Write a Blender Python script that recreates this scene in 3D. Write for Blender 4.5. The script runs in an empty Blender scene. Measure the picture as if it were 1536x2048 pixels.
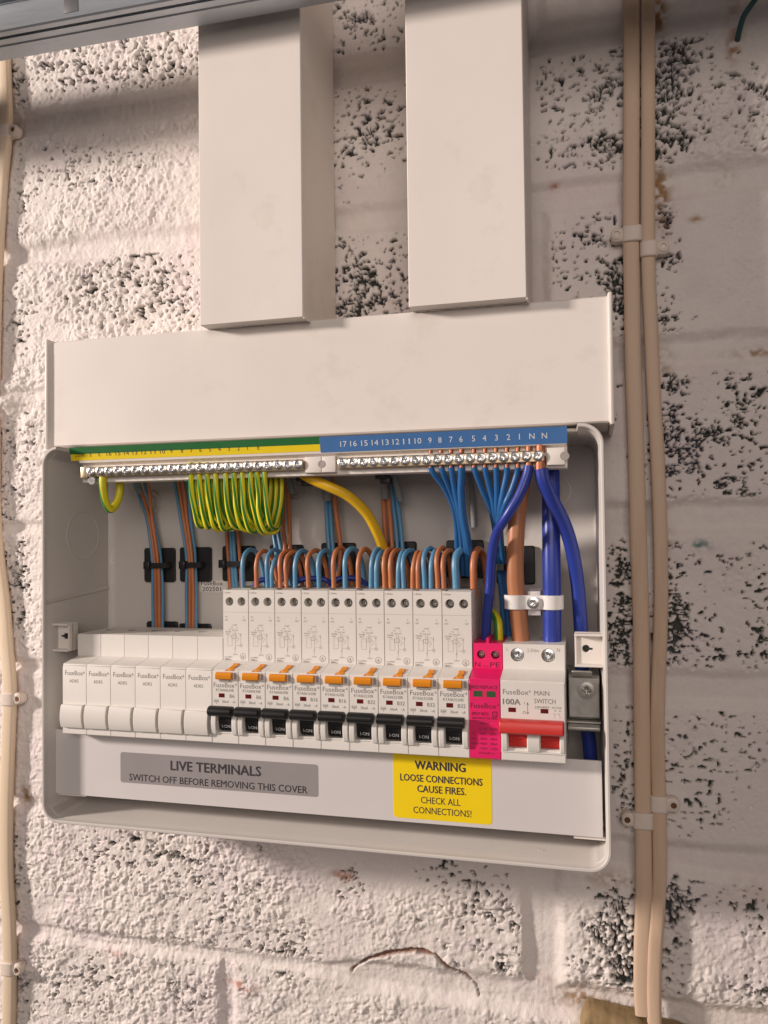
import bpy, bmesh, math, random
import numpy as np
from mathutils import Vector, Matrix
random.seed(7)
SC = bpy.context.scene
COL = SC.collection
MM = 0.001

# ------------------------------------------------------------------ camera
CAM_F, CAM_X, CAM_D, CAM_Z, YAW, PITCH, ROLL = 1599.186, 230.323, 526.105, 128.748, 0.25551, 0.0256, -0.012
def cam_axes():
    F = np.array([-math.sin(YAW)*math.cos(PITCH), -math.cos(YAW)*math.cos(PITCH), math.sin(PITCH)])
    R0 = np.array([math.cos(YAW), -math.sin(YAW), 0.0]); U0 = np.cross(R0, F)
    if U0[2] < 0: U0 = -U0
    return F, math.cos(ROLL)*R0+math.sin(ROLL)*U0, -math.sin(ROLL)*R0+math.cos(ROLL)*U0
CF, CR, CU = cam_axes(); CC = np.array([CAM_X, CAM_D, CAM_Z])
def P(px, py, d):
    """photo pixel -> real point (x, d, z) in mm at distance d out of the wall"""
    v = CF + CR*(px-768)/CAM_F + CU*(1024-py)/CAM_F
    t = (d-CAM_D)/v[1]; q = CC+t*v
    return (q[0], d, q[2])
def b3(p): return Vector((p[0]*MM, -p[1]*MM, p[2]*MM))
cam = bpy.data.cameras.new('camera'); camo = bpy.data.objects.new('camera', cam); COL.objects.link(camo)
fx = lambda v: Vector((v[0], -v[1], v[2]))
m = Matrix.Identity(4)
for i, ax in enumerate((fx(CR), fx(CU), -fx(CF))):
    for j in range(3): m[j][i] = ax[j]
m.translation = b3(CC); camo.matrix_world = m
cam.sensor_fit = 'HORIZONTAL'; cam.sensor_width = 36; cam.lens = CAM_F/1536*36
cam.clip_start = 0.01; cam.clip_end = 50
SC.camera = camo

# ------------------------------------------------------------------ light
w = bpy.data.worlds.new('World'); SC.world = w; w.use_nodes = True
bg = w.node_tree.nodes['Background']
bg.inputs[0].default_value = (1.0, 0.86, 0.80, 1); bg.inputs[1].default_value = 0.105
def lamp(name, pos, target, power, size, col):
    l = bpy.data.lights.new(name, 'AREA'); l.shape = 'RECTANGLE'; l.size, l.size_y = size; l.energy = power; l.color = col
    o = bpy.data.objects.new(name, l); COL.objects.link(o); o.location = b3(pos)
    o.rotation_euler = (b3(target)-b3(pos)).to_track_quat('-Z', 'Y').to_euler()
    return o
lamp('room_lamp', (-2750, 1400, 908), (60, 0, 120), 128, (.30, .30), (1.0, 0.87, 0.79))
lamp('added_fill_light', (500, 2600, 900), (60, 0, 100), 25, (1.8, 1.2), (1.0, 0.87, 0.80))  # added soft fill that lifts the shaded sides; no such lamp is seen
SC.view_settings.view_transform = 'Standard'; SC.view_settings.look = 'None'
SC.view_settings.exposure = 0; SC.view_settings.gamma = 1

# ------------------------------------------------------------------ materials
def s2l(c): return tuple(((x/255)/12.92 if x/255 <= .04045 else ((x/255+.055)/1.055)**2.4) for x in c)
def mat(name, col, rough=.5, metal=0, var=.06, vscale=60, bump=0, bscale=400, spec=.5, stretch=None, dirt=None, coat=0, trans=0):
    m = bpy.data.materials.new(name); m.use_nodes = True; nt = m.node_tree; n = nt.nodes; L = nt.links
    b = n['Principled BSDF']; b.inputs['Roughness'].default_value = rough; b.inputs['Metallic'].default_value = metal
    b.inputs['Specular IOR Level'].default_value = spec
    b.inputs['Coat Weight'].default_value = coat
    if trans:
        b.inputs['Subsurface Weight'].default_value = trans; b.inputs['Subsurface Scale'].default_value = .002
    tc = n.new('ShaderNodeTexCoord'); mp = n.new('ShaderNodeMapping'); L.new(tc.outputs['Object'], mp.inputs[0])
    if stretch: mp.inputs['Scale'].default_value = stretch
    oi = n.new('ShaderNodeObjectInfo')
    nz = n.new('ShaderNodeTexNoise'); nz.inputs['Scale'].default_value = vscale; nz.inputs['Detail'].default_value = 5
    L.new(mp.outputs[0], nz.inputs['Vector'])
    add = n.new('ShaderNodeMath'); add.operation = 'MULTIPLY_ADD'; add.inputs[1].default_value = .35; L.new(oi.outputs['Random'], add.inputs[0]); L.new(nz.outputs[0], add.inputs[2])
    rp = n.new('ShaderNodeMapRange'); rp.inputs[1].default_value = .35; rp.inputs[2].default_value = 1.0
    rp.inputs[3].default_value = 1-var; rp.inputs[4].default_value = 1+var; L.new(add.outputs[0], rp.inputs[0])
    mx = n.new('ShaderNodeVectorMath'); mx.operation = 'SCALE'; mx.inputs[0].default_value = col[:3]; L.new(rp.outputs[0], mx.inputs['Scale'])
    out = mx.outputs[0]
    if dirt:
        dn = n.new('ShaderNodeTexNoise'); dn.inputs['Scale'].default_value = dirt[0]; dn.inputs['Detail'].default_value = 8; dn.inputs['Roughness'].default_value = .7
        L.new(mp.outputs[0], dn.inputs['Vector'])
        dr = n.new('ShaderNodeMapRange'); dr.inputs[1].default_value = dirt[1]; dr.inputs[2].default_value = dirt[1]+.14; dr.inputs[4].default_value = dirt[3]; L.new(dn.outputs[0], dr.inputs[0])
        mi = n.new('ShaderNodeMix'); mi.data_type = 'RGBA'; L.new(dr.outputs[0], mi.inputs[0]); L.new(out, mi.inputs[6]); mi.inputs[7].default_value = (*dirt[2], 1)
        out = mi.outputs[2]
    L.new(out, b.inputs['Base Color'])
    rr = n.new('ShaderNodeMapRange'); rr.inputs[3].default_value = max(0, rough-.08); rr.inputs[4].default_value = min(1, rough+.1); L.new(nz.outputs[0], rr.inputs[0]); L.new(rr.outputs[0], b.inputs['Roughness'])
    if bump:
        bz = n.new('ShaderNodeTexNoise'); bz.inputs['Scale'].default_value = bscale; bz.inputs['Detail'].default_value = 4; L.new(mp.outputs[0], bz.inputs['Vector'])
        bp = n.new('ShaderNodeBump'); bp.inputs['Strength'].default_value = bump; bp.inputs['Distance'].default_value = .0004
        L.new(bz.outputs[0], bp.inputs['Height']); L.new(bp.outputs[0], b.inputs['Normal'])
    return m
M = {}
M['trunk'] = mat('trunking_pvc', (.77, .715, .665), .42, var=.035, vscale=14, bump=.05, bscale=300, dirt=(22, .56, (.64, .57, .50), .5))
M['shell'] = mat('enclosure_plastic', (.62, .585, .55), .38, var=.03, vscale=20, bump=.08, bscale=900, dirt=(60, .68, (.42, .39, .35), .4))
M['cover'] = mat('cover_plastic', (.64, .61, .60), .4, var=.03, vscale=18, bump=.08, bscale=1500, dirt=(45, .69, (.45, .42, .38), .35))
M['device'] = mat('device_plastic', (.76, .73, .685), .36, var=.03, vscale=40, bump=.05, bscale=1400, dirt=(90, .68, (.60, .54, .46), .35))
M['lug'] = mat('lug_plastic', (.78, .73, .68), .35, var=.03)
M['black'] = mat('black_plastic', (.012, .012, .013), .38, var=.2, bump=.05, bscale=1500)
M['hole'] = mat('dark_recess', (.02, .022, .02), .5, var=.2)
M['orange'] = mat('orange_plastic', (.80, .28, .015), .35, var=.05)
M['red'] = mat('red_plastic', (.62, .035, .03), .33, var=.06, bump=.04, bscale=900)
M['window'] = mat('dark_red_window', (.12, .008, .008), .2, var=.1)
M['greenwin'] = mat('green_window', (.055, .11, .045), .2, var=.1)
M['pink'] = mat('magenta_plastic', (.80, .012, .14), .38, var=.06, bump=.04, bscale=900)
M['inkgrey'] = mat('grey_ink', (.22, .20, .19), .6)
M['inkdark'] = mat('dark_ink', (.035, .03, .035), .6)
M['inkwhite'] = mat('white_ink', (.75, .75, .75), .6)
M['inkpink'] = mat('plum_ink', (.10, .008, .03), .6)
M['inkfaint'] = mat('faint_ink', (.36, .33, .31), .6)
M['blue'] = mat('blue_label', (.055, .17, .42), .45, var=.05)
M['ygreen'] = mat('green_label', (.012, .14, .03), .45, var=.05)
M['yyellow'] = mat('yellow_label', (.85, .64, .008), .45, var=.05)
M['brass'] = mat('brass', (.60, .49, .34), .36, 1, var=.1, vscale=200)
M['steel'] = mat('zinc_steel', (.74, .745, .74), .27, 1, var=.12, vscale=300)
M['dullsteel'] = mat('dull_steel', (.46, .45, .42), .42, .75, var=.2, vscale=120, bump=.1)
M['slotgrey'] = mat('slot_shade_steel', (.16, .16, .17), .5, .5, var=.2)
M['galv'] = mat('galvanised_steel', (.46, .50, .54), .42, 1, var=.30, vscale=30, bump=.1, stretch=(.25, 1, 1.6), dirt=(60, .60, (.22, .21, .20), .6))
M['copper'] = mat('copper', (.42, .17, .10), .5, .8, var=.15, vscale=300)
M['wbrown'] = mat('brown_insulation', (.48, .16, .06), .38, var=.1, bump=.04)
M['wblue'] = mat('blue_insulation', (.095, .27, .44), .36, var=.08, bump=.04)
M['wmid'] = mat('bright_blue_insulation', (.022, .12, .32), .36, var=.08)
M['wnavy'] = mat('royal_blue_insulation', (.022, .045, .30), .33, var=.08, bump=.05)
M['wbrown2'] = mat('thick_brown_insulation', (.42, .17, .075), .4, var=.08, bump=.08, bscale=500)
M['wyellow'] = mat('yellow_insulation', (.72, .43, .012), .38, var=.06, bump=.05)
M['wgreen'] = mat('green_insulation', (.035, .24, .04), .38, var=.08)
M['wlime'] = mat('lime_yellow_insulation', (.74, .66, .02), .38, var=.08)
M['sheath'] = mat('grey_sheath', (.22, .235, .235), .45, var=.08)
M['cream'] = mat('aged_cream_cable', (.74, .60, .44), .5, var=.10, vscale=22, bump=.15, bscale=350, stretch=(1, 1, .12), dirt=(34, .55, (.42, .29, .19), .5))
M['tan'] = mat('aged_tan_cable', (.60, .44, .315), .5, var=.12, vscale=16, bump=.15, bscale=350, stretch=(1, 1, .12), dirt=(30, .53, (.38, .25, .16), .55))
M['clip'] = mat('painted_clip', (.68, .59, .52), .5, var=.1, vscale=80, bump=.3, bscale=300, dirt=(150, .62, (.25, .17, .11), .6))
M['nail'] = mat('rusty_nail', (.16, .07, .035), .7, .3, var=.4, vscale=800, bump=.4)
M['nylon'] = mat('white_nylon', (.80, .78, .76), .3, var=.03, trans=.3)
M['greylab'] = mat('grey_sticker', (.30, .275, .275), .42, var=.04, vscale=30)
M['warnlab'] = mat('yellow_sticker', (.90, .66, .003), .4, var=.04, vscale=30)
M['ledge'] = mat('stained_render', (.27, .185, .09), .8, var=.3, vscale=90, bump=.8, bscale=250, dirt=(70, .6, (.10, .06, .03), .7))
M['tealwire'] = mat('teal_insulation', (.02, .07, .075), .45, var=.1)

def wall_mat():
    m = bpy.data.materials.new('painted_porous_block'); m.use_nodes = True; nt = m.node_tree; n = nt.nodes; L = nt.links
    b = n['Principled BSDF']; b.inputs['Roughness'].default_value = .62; b.inputs['Specular IOR Level'].default_value = .35
    at = n.new('ShaderNodeAttribute'); at.attribute_name = 'coat'
    L.new(at.outputs['Color'], b.inputs['Base Color'])
    tc = n.new('ShaderNodeTexCoord'); nz = n.new('ShaderNodeTexNoise'); nz.inputs['Scale'].default_value = 1100; nz.inputs['Detail'].default_value = 4
    L.new(tc.outputs['Object'], nz.inputs['Vector'])
    bp = n.new('ShaderNodeBump'); bp.inputs['Strength'].default_value = .55; bp.inputs['Distance'].default_value = .0006
    L.new(nz.outputs[0], bp.inputs['Height']); L.new(bp.outputs[0], b.inputs['Normal'])
    return m
M['wall'] = wall_mat()

# ------------------------------------------------------------------ helpers
class MB:
    def __init__(s): s.v = []; s.f = []; s.mi = []
    def add(s, vs, fs, mi=0):
        o = len(s.v); s.v += [tuple(v) for v in vs]; s.f += [[i+o for i in f] for f in fs]; s.mi += [mi]*len(fs); return s
    def box(s, x0, x1, d0, d1, z0, z1, ch=0, mi=0):
        """chamfer ch on the front (d1) edges"""
        if ch <= 0:
            vs = [(x, d, z) for d in (d0, d1) for x, z in ((x0, z0), (x1, z0), (x1, z1), (x0, z1))]
            fs = [[0, 1, 2, 3], [4, 7, 6, 5]] + [[i, i+4, (i+1) % 4+4, (i+1) % 4] for i in range(4)]
            return s.add(vs, fs, mi)
        r = lambda d, c: [(x0+c, d, z0+c), (x1-c, d, z0+c), (x1-c, d, z1-c), (x0+c, d, z1-c)]
        rs = [r(d0, 0), r(d1-ch, 0), r(d1-.3*ch, .3*ch), r(d1, ch)]
        return s.loft(rs, True, mi)
    def loft(s, rings, cap=True, mi=0, closed=True):
        n = len(rings[0]); vs = [p for r in rings for p in r]; fs = []
        for k in range(len(rings)-1):
            for i in range(n if closed else n-1):
                j = (i+1) % n; fs.append([k*n+i, k*n+j, (k+1)*n+j, (k+1)*n+i])
        if cap: fs.append(list(range(n))[::-1]); fs.append([(len(rings)-1)*n+i for i in range(n)])
        return s.add(vs, fs, mi)
    def prism_x(s, prof, x0, x1, mi=0):      # prof: (d, z)
        return s.loft([[(x0, d, z) for d, z in prof], [(x1, d, z) for d, z in prof]], True, mi)
    def prism_z(s, prof, z0, z1, mi=0):      # prof: (x, d)
        return s.loft([[(x, d, z0) for x, d in prof], [(x, d, z1) for x, d in prof]], True, mi)
    def prism_d(s, prof, d0, d1, mi=0, ch=0):      # prof: (x, z)
        if ch:
            cx = sum(p[0] for p in prof)/len(prof); cz = sum(p[1] for p in prof)/len(prof)
            ins = [(x-ch*(1 if x > cx else -1), z-ch*(1 if z > cz else -1)) for x, z in prof]
            return s.loft([[(x, d0, z) for x, z in prof], [(x, d1-ch, z) for x, z in prof], [(x, d1, z) for x, z in ins]], True, mi)
        return s.loft([[(x, d0, z) for x, z in prof], [(x, d1, z) for x, z in prof]], True, mi)
    def cyl_d(s, cx, cz, r, d0, d1, n=20, mi=0, ch=0):
        c = lambda rr, d: [(cx+rr*math.cos(2*math.pi*i/n), d, cz+rr*math.sin(2*math.pi*i/n)) for i in range(n)]
        rs = [c(r, d0), c(r, d1-ch)] + ([c(r-ch, d1)] if ch else [])
        return s.loft(rs, True, mi)
    def ring_d(s, cx, cz, r0, r1, d0, d1, n=28, mi=0):
        c = lambda rr, d: [(cx+rr*math.cos(2*math.pi*i/n), d, cz+rr*math.sin(2*math.pi*i/n)) for i in range(n)]
        rs = [c(r1, d0), c(r1, d1), c(r0, d1), c(r0, d0), c(r1, d0)]
        return s.loft(rs, False, mi)
    def hole_rect(s, x0, x1, z0, z1, d, hx0, hx1, hz0, hz1, dep, mi=0):
        """front face at d with a rectangular pocket"""
        O = [(x0, d, z0), (x1, d, z0), (x1, d, z1), (x0, d, z1)]; I = [(hx0, d, hz0), (hx1, d, hz0), (hx1, d, hz1), (hx0, d, hz1)]
        B = [(x, d-dep, z) for x, _, z in I]
        return s.add(O+I+B, [[i, (i+1) % 4, (i+1) % 4+4, i+4] for i in range(4)]+[[i+4, (i+1) % 4+4, (i+1) % 4+8, i+8] for i in range(4)]+[[8, 9, 10, 11]], mi)
    def hole_round(s, x0, x1, z0, z1, d, cx, cz, r, dep, n=24, mi=0, him=None):
        ang = [2*math.pi*i/n for i in range(n)]
        C = [(cx+r*math.cos(a), d, cz+r*math.sin(a)) for a in ang]
        def hit(a):
            c, q = math.cos(a), math.sin(a); t = 1e9
            if c > 1e-9: t = min(t, (x1-cx)/c)
            if c < -1e-9: t = min(t, (x0-cx)/c)
            if q > 1e-9: t = min(t, (z1-cz)/q)
            if q < -1e-9: t = min(t, (z0-cz)/q)
            return t
        corners = sorted([(math.atan2(z-cz, x-cx) % (2*math.pi), (x, d, z)) for x in (x0, x1) for z in (z0, z1)])
        O = [(cx+hit(a)*math.cos(a), d, cz+hit(a)*math.sin(a)) for a in ang]
        vs = C+O+[(x, d-dep, z) for x, _, z in C]+[c[1] for c in corners]; fs = []
        for i in range(n):
            j = (i+1) % n; f = [i, j, n+j]
            a0, a1 = ang[i], ang[i]+2*math.pi/n
            for k, (ca, _) in reversed(list(enumerate(corners))):
                if a0+1e-6 < ca < a1-1e-6: f.append(3*n+k)
            fs.append(f+[n+i])
        s.add(vs, fs, mi)
        vs2 = C+[(x, d-dep, z) for x, _, z in C]
        s.add(vs2, [[i, (i+1) % n, n+(i+1) % n, n+i] for i in range(n)], mi)
        s.add([(x, d-dep, z) for x, _, z in C], [list(range(n))], mi if him is None else him)
        return s
    def tube(s, pts, r, n=10, cap=True, stripe=None, flat=None, twist=0, seg=5):
        pts = [np.array(p, float) for p in pts]
        if seg > 1 and len(pts) > 2: pts = spline(pts, seg)
        elif seg > 1 and len(pts) == 2: pts = [pts[0]*(1-t)+pts[1]*t for t in np.linspace(0, 1, 5)]
        T = [pts[min(i+1, len(pts)-1)]-pts[max(i-1, 0)] for i in range(len(pts))]
        T = [t/np.linalg.norm(t) for t in T]
        up = np.array([0, 1., 0]) if abs(T[0][1]) < .9 else np.array([1., 0, 0])
        N = np.cross(T[0], up); N /= np.linalg.norm(N); rings = []
        for i, p in enumerate(pts):
            N = N-T[i]*np.dot(N, T[i]); N /= np.linalg.norm(N); B = np.cross(T[i], N)
            ri = r[min(i, len(r)-1)] if isinstance(r, (list, tuple)) else r
            fa, fb = flat or (1, 1); ring = []
            for k in range(n):
                a = 2*math.pi*k/n+twist*i
                c, q = math.cos(a), math.sin(a)
                if flat:   # superellipse
                    c = math.copysign(abs(c)**.6, c); q = math.copysign(abs(q)**.6, q)
                ring.append(tuple(p+ri*(fa*c*N+fb*q*B)))
            rings.append(ring)
        o = len(s.f); s.loft(rings, cap)
        if stripe:
            for fi in range(o, len(s.f)-(2 if cap else 0)):
                if (fi-o) % n in stripe: s.mi[fi] = 1
        return s
def spline(pts, seg):
    out = []; n = len(pts)
    for i in range(n-1):
        p0 = pts[max(i-1, 0)]; p1 = pts[i]; p2 = pts[i+1]; p3 = pts[min(i+2, n-1)]
        for k in range(seg):
            t = k/seg; out.append(.5*((2*p1)+(-p0+p2)*t+(2*p0-5*p1+4*p2-p3)*t*t+(-p0+3*p1-3*p2+p3)*t**3))
    out.append(pts[-1]); return out

def mesh_from(mb, name, mats, org=(0, 0, 0), smooth=38):
    me = bpy.data.meshes.new(name)
    v = [((x-org[0])*MM, -(d-org[1])*MM, (z-org[2])*MM) for x, d, z in mb.v]
    me.from_pydata(v, [], mb.f)
    for mt in (mats if isinstance(mats, (list, tuple)) else [mats]): me.materials.append(M[mt])
    me.polygons.foreach_set('material_index', mb.mi)
    bm = bmesh.new(); bm.from_mesh(me); bmesh.ops.remove_doubles(bm, verts=bm.verts, dist=1e-7); bmesh.ops.recalc_face_normals(bm, faces=bm.faces); bm.to_mesh(me); bm.free()
    me.update()
    if smooth:
        me.shade_smooth(); me.set_sharp_from_angle(angle=math.radians(smooth))
    return me
def thing(name, label, cat, loc, group=None, kind=None):
    o = bpy.data.objects.new(name, None); COL.objects.link(o); o.location = b3(loc); o.empty_display_size = .01
    o['org'] = list(loc)
    tag(o, label, cat, group, kind); return o
def tag(o, label, cat=None, group=None, kind=None):
    if label: o['label'] = label
    if cat: o['category'] = cat
    if group: o['group'] = group
    if kind: o['kind'] = kind
def part(name, mb, mats, parent, label=None, smooth=38, bevel=0):
    org = tuple(parent['org'])
    o = bpy.data.objects.new(name, mesh_from(mb, name, mats, org, smooth)); COL.objects.link(o); o.parent = parent; o['org'] = list(org)
    if label: o['label'] = label
    if bevel:
        bv = o.modifiers.new('bevel', 'BEVEL'); bv.width = bevel*MM; bv.segments = 2; bv.limit_method = 'ANGLE'; bv.angle_limit = math.radians(50)
    return o
def single(name, mb, mats, label, cat, org, group=None, smooth=38, kind=None):
    o = bpy.data.objects.new(name, mesh_from(mb, name, mats, org, smooth)); COL.objects.link(o); o.location = b3(org); o['org'] = list(org)
    tag(o, label, cat, group, kind); return o
def copy_tree(o, loc, label=None):
    def rec(a, par):
        c = a.copy(); COL.objects.link(c); c.parent = par
        for ch in list(kids[a.name]): rec(ch, c)
        return c
    kids = {}
    def scan(a):
        kids[a.name] = [x for x in bpy.data.objects if x.parent == a]
        for x in kids[a.name]: scan(x)
    scan(o)
    c = rec(o, None); c.location = b3(loc); c['org'] = list(loc)
    if label: c['label'] = label
    return c

# text -------------------------------------------------------------------
_tc = {}
def glyphs(txt, bold=0, space=1.0):
    key = (txt, bold, space)
    if key not in _tc:
        cu = bpy.data.curves.new('t', 'FONT'); cu.body = txt; cu.size = 1; cu.resolution_u = 2; cu.offset = bold; cu.space_character = space
        ob = bpy.data.objects.new('t', cu); me = bpy.data.meshes.new_from_object(ob)
        v = np.array([q.co[:2] for q in me.vertices]).reshape(-1, 2); f = [list(p.vertices) for p in me.polygons]
        bpy.data.objects.remove(ob); bpy.data.curves.remove(cu); bpy.data.meshes.remove(me); _tc[key] = (v, f)
    return _tc[key]
def text(mb, txt, cx, cz, d, h, wid=None, align='c', bold=0.0, rot=0, fn=None, space=1.0, mi=0):
    """capital height h mm, baseline cz; squeezed to width wid if given"""
    if bold > .003:
        w_ = bold*h*1.5
        fn2 = (lambda x, z: (lambda p: (p[0], p[1]+.012, p[2]))(fn(x, z))) if fn else None
        text(mb, txt, cx+w_/2, cz, d+.012, h, wid, align, 0, rot, fn2, space, mi); text(mb, txt, cx-w_/2, cz+w_*.3, d, h, wid, align, 0, rot, fn, space, mi)
        text(mb, txt, cx, cz-w_*.3, d+.006, h, wid, align, 0, rot, fn, space, mi); return
    v, f = glyphs(txt, 0, space)
    if len(v) == 0: return
    v = v.copy(); x0, x1 = v[:, 0].min(), v[:, 0].max(); v[:, 0] -= x0; W = x1-x0
    sy = h/0.70; sx = (wid/W) if wid else sy
    v[:, 0] *= sx; v[:, 1] *= sy; W *= sx
    if align == 'c': v[:, 0] -= W/2
    if align == 'r': v[:, 0] -= W
    c, q = math.cos(rot), math.sin(rot)
    pts = [(cx+a*c-b*q, cz+a*q+b*c) for a, b in v]
    if fn: mb.add([fn(x, z) for x, z in pts], f, mi)
    else: mb.add([(x, d, z) for x, z in pts], f, mi)
def line(mb, x0, z0, x1, z1, d, t=.12, mi=0):
    L = math.hypot(x1-x0, z1-z0) or 1; nx, nz = -(z1-z0)/L*t/2, (x1-x0)/L*t/2
    mb.add([(x0+nx, d, z0+nz), (x1+nx, d, z1+nz), (x1-nx, d, z1-nz), (x0-nx, d, z0-nz)], [[0, 1, 2, 3]], mi)
def rectline(mb, x0, x1, z0, z1, d, t=.12, mi=0):
    line(mb, x0, z0, x1, z0, d, t, mi); line(mb, x1, z0, x1, z1, d, t, mi); line(mb, x1, z1, x0, z1, d, t, mi); line(mb, x0, z1, x0, z0, d, t, mi)
def circ(mb, cx, cz, r, d, t=.12, n=18, mi=0):
    for i in range(n):
        a, b = 2*math.pi*i/n, 2*math.pi*(i+1)/n
        line(mb, cx+r*math.cos(a), cz+r*math.sin(a), cx+r*math.cos(b), cz+r*math.sin(b), d, t, mi)
def flatpart(name, mb, m, parent, label=None): return part(name, mb, m, parent, label, smooth=0)
def rrect(x0, x1, z0, z1, r, n=5):
    out = []
    for cx, cz, a0 in ((x1-r, z0+r, -90), (x1-r, z1-r, 0), (x0+r, z1-r, 90), (x0+r, z0+r, 180)):
        for k in range(n+1):
            a = math.radians(a0+90*k/n); out.append((cx+r*math.cos(a), cz+r*math.sin(a)))
    return out
def screw_mb(cx, cz, r, d0, d1, n=32, dome=.35, arm=.16, dep=.9, rot=.3):
    """pan head with a cross recess, as a polar height field"""
    mb = MB(); rad = [0.001, .12, .2, .3, .42, .55, .62, .75, .88, .96, 1.0]; rings = []
    for q in rad:
        ring = []
        for k in range(n):
            a = 2*math.pi*k/n; x, z = q*math.cos(a), q*math.sin(a)
            xr, zr = x*math.cos(rot)-z*math.sin(rot), x*math.sin(rot)+z*math.cos(rot)
            h = d1-dome*q**3
            if (abs(xr) < arm or abs(zr) < arm) and q < .62: h -= dep*(1-.5*q)
            elif (abs(abs(xr)-abs(zr)) < arm*.5) and q < .5: h -= dep*.35
            ring.append((cx+r*x, h, cz+r*z))
        rings.append(ring)
    rings.append([(x, d0, z) for x, _, z in rings[-1]])
    mb.loft(rings, False); mb.f.append(list(range(n))); mb.mi.append(0)
    return mb
def merge(a, b, mi=None):
    a.add(b.v, b.f, 0)
    if mi is not None: a.mi[-len(b.f):] = [mi]*len(b.f)
    return a

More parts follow.
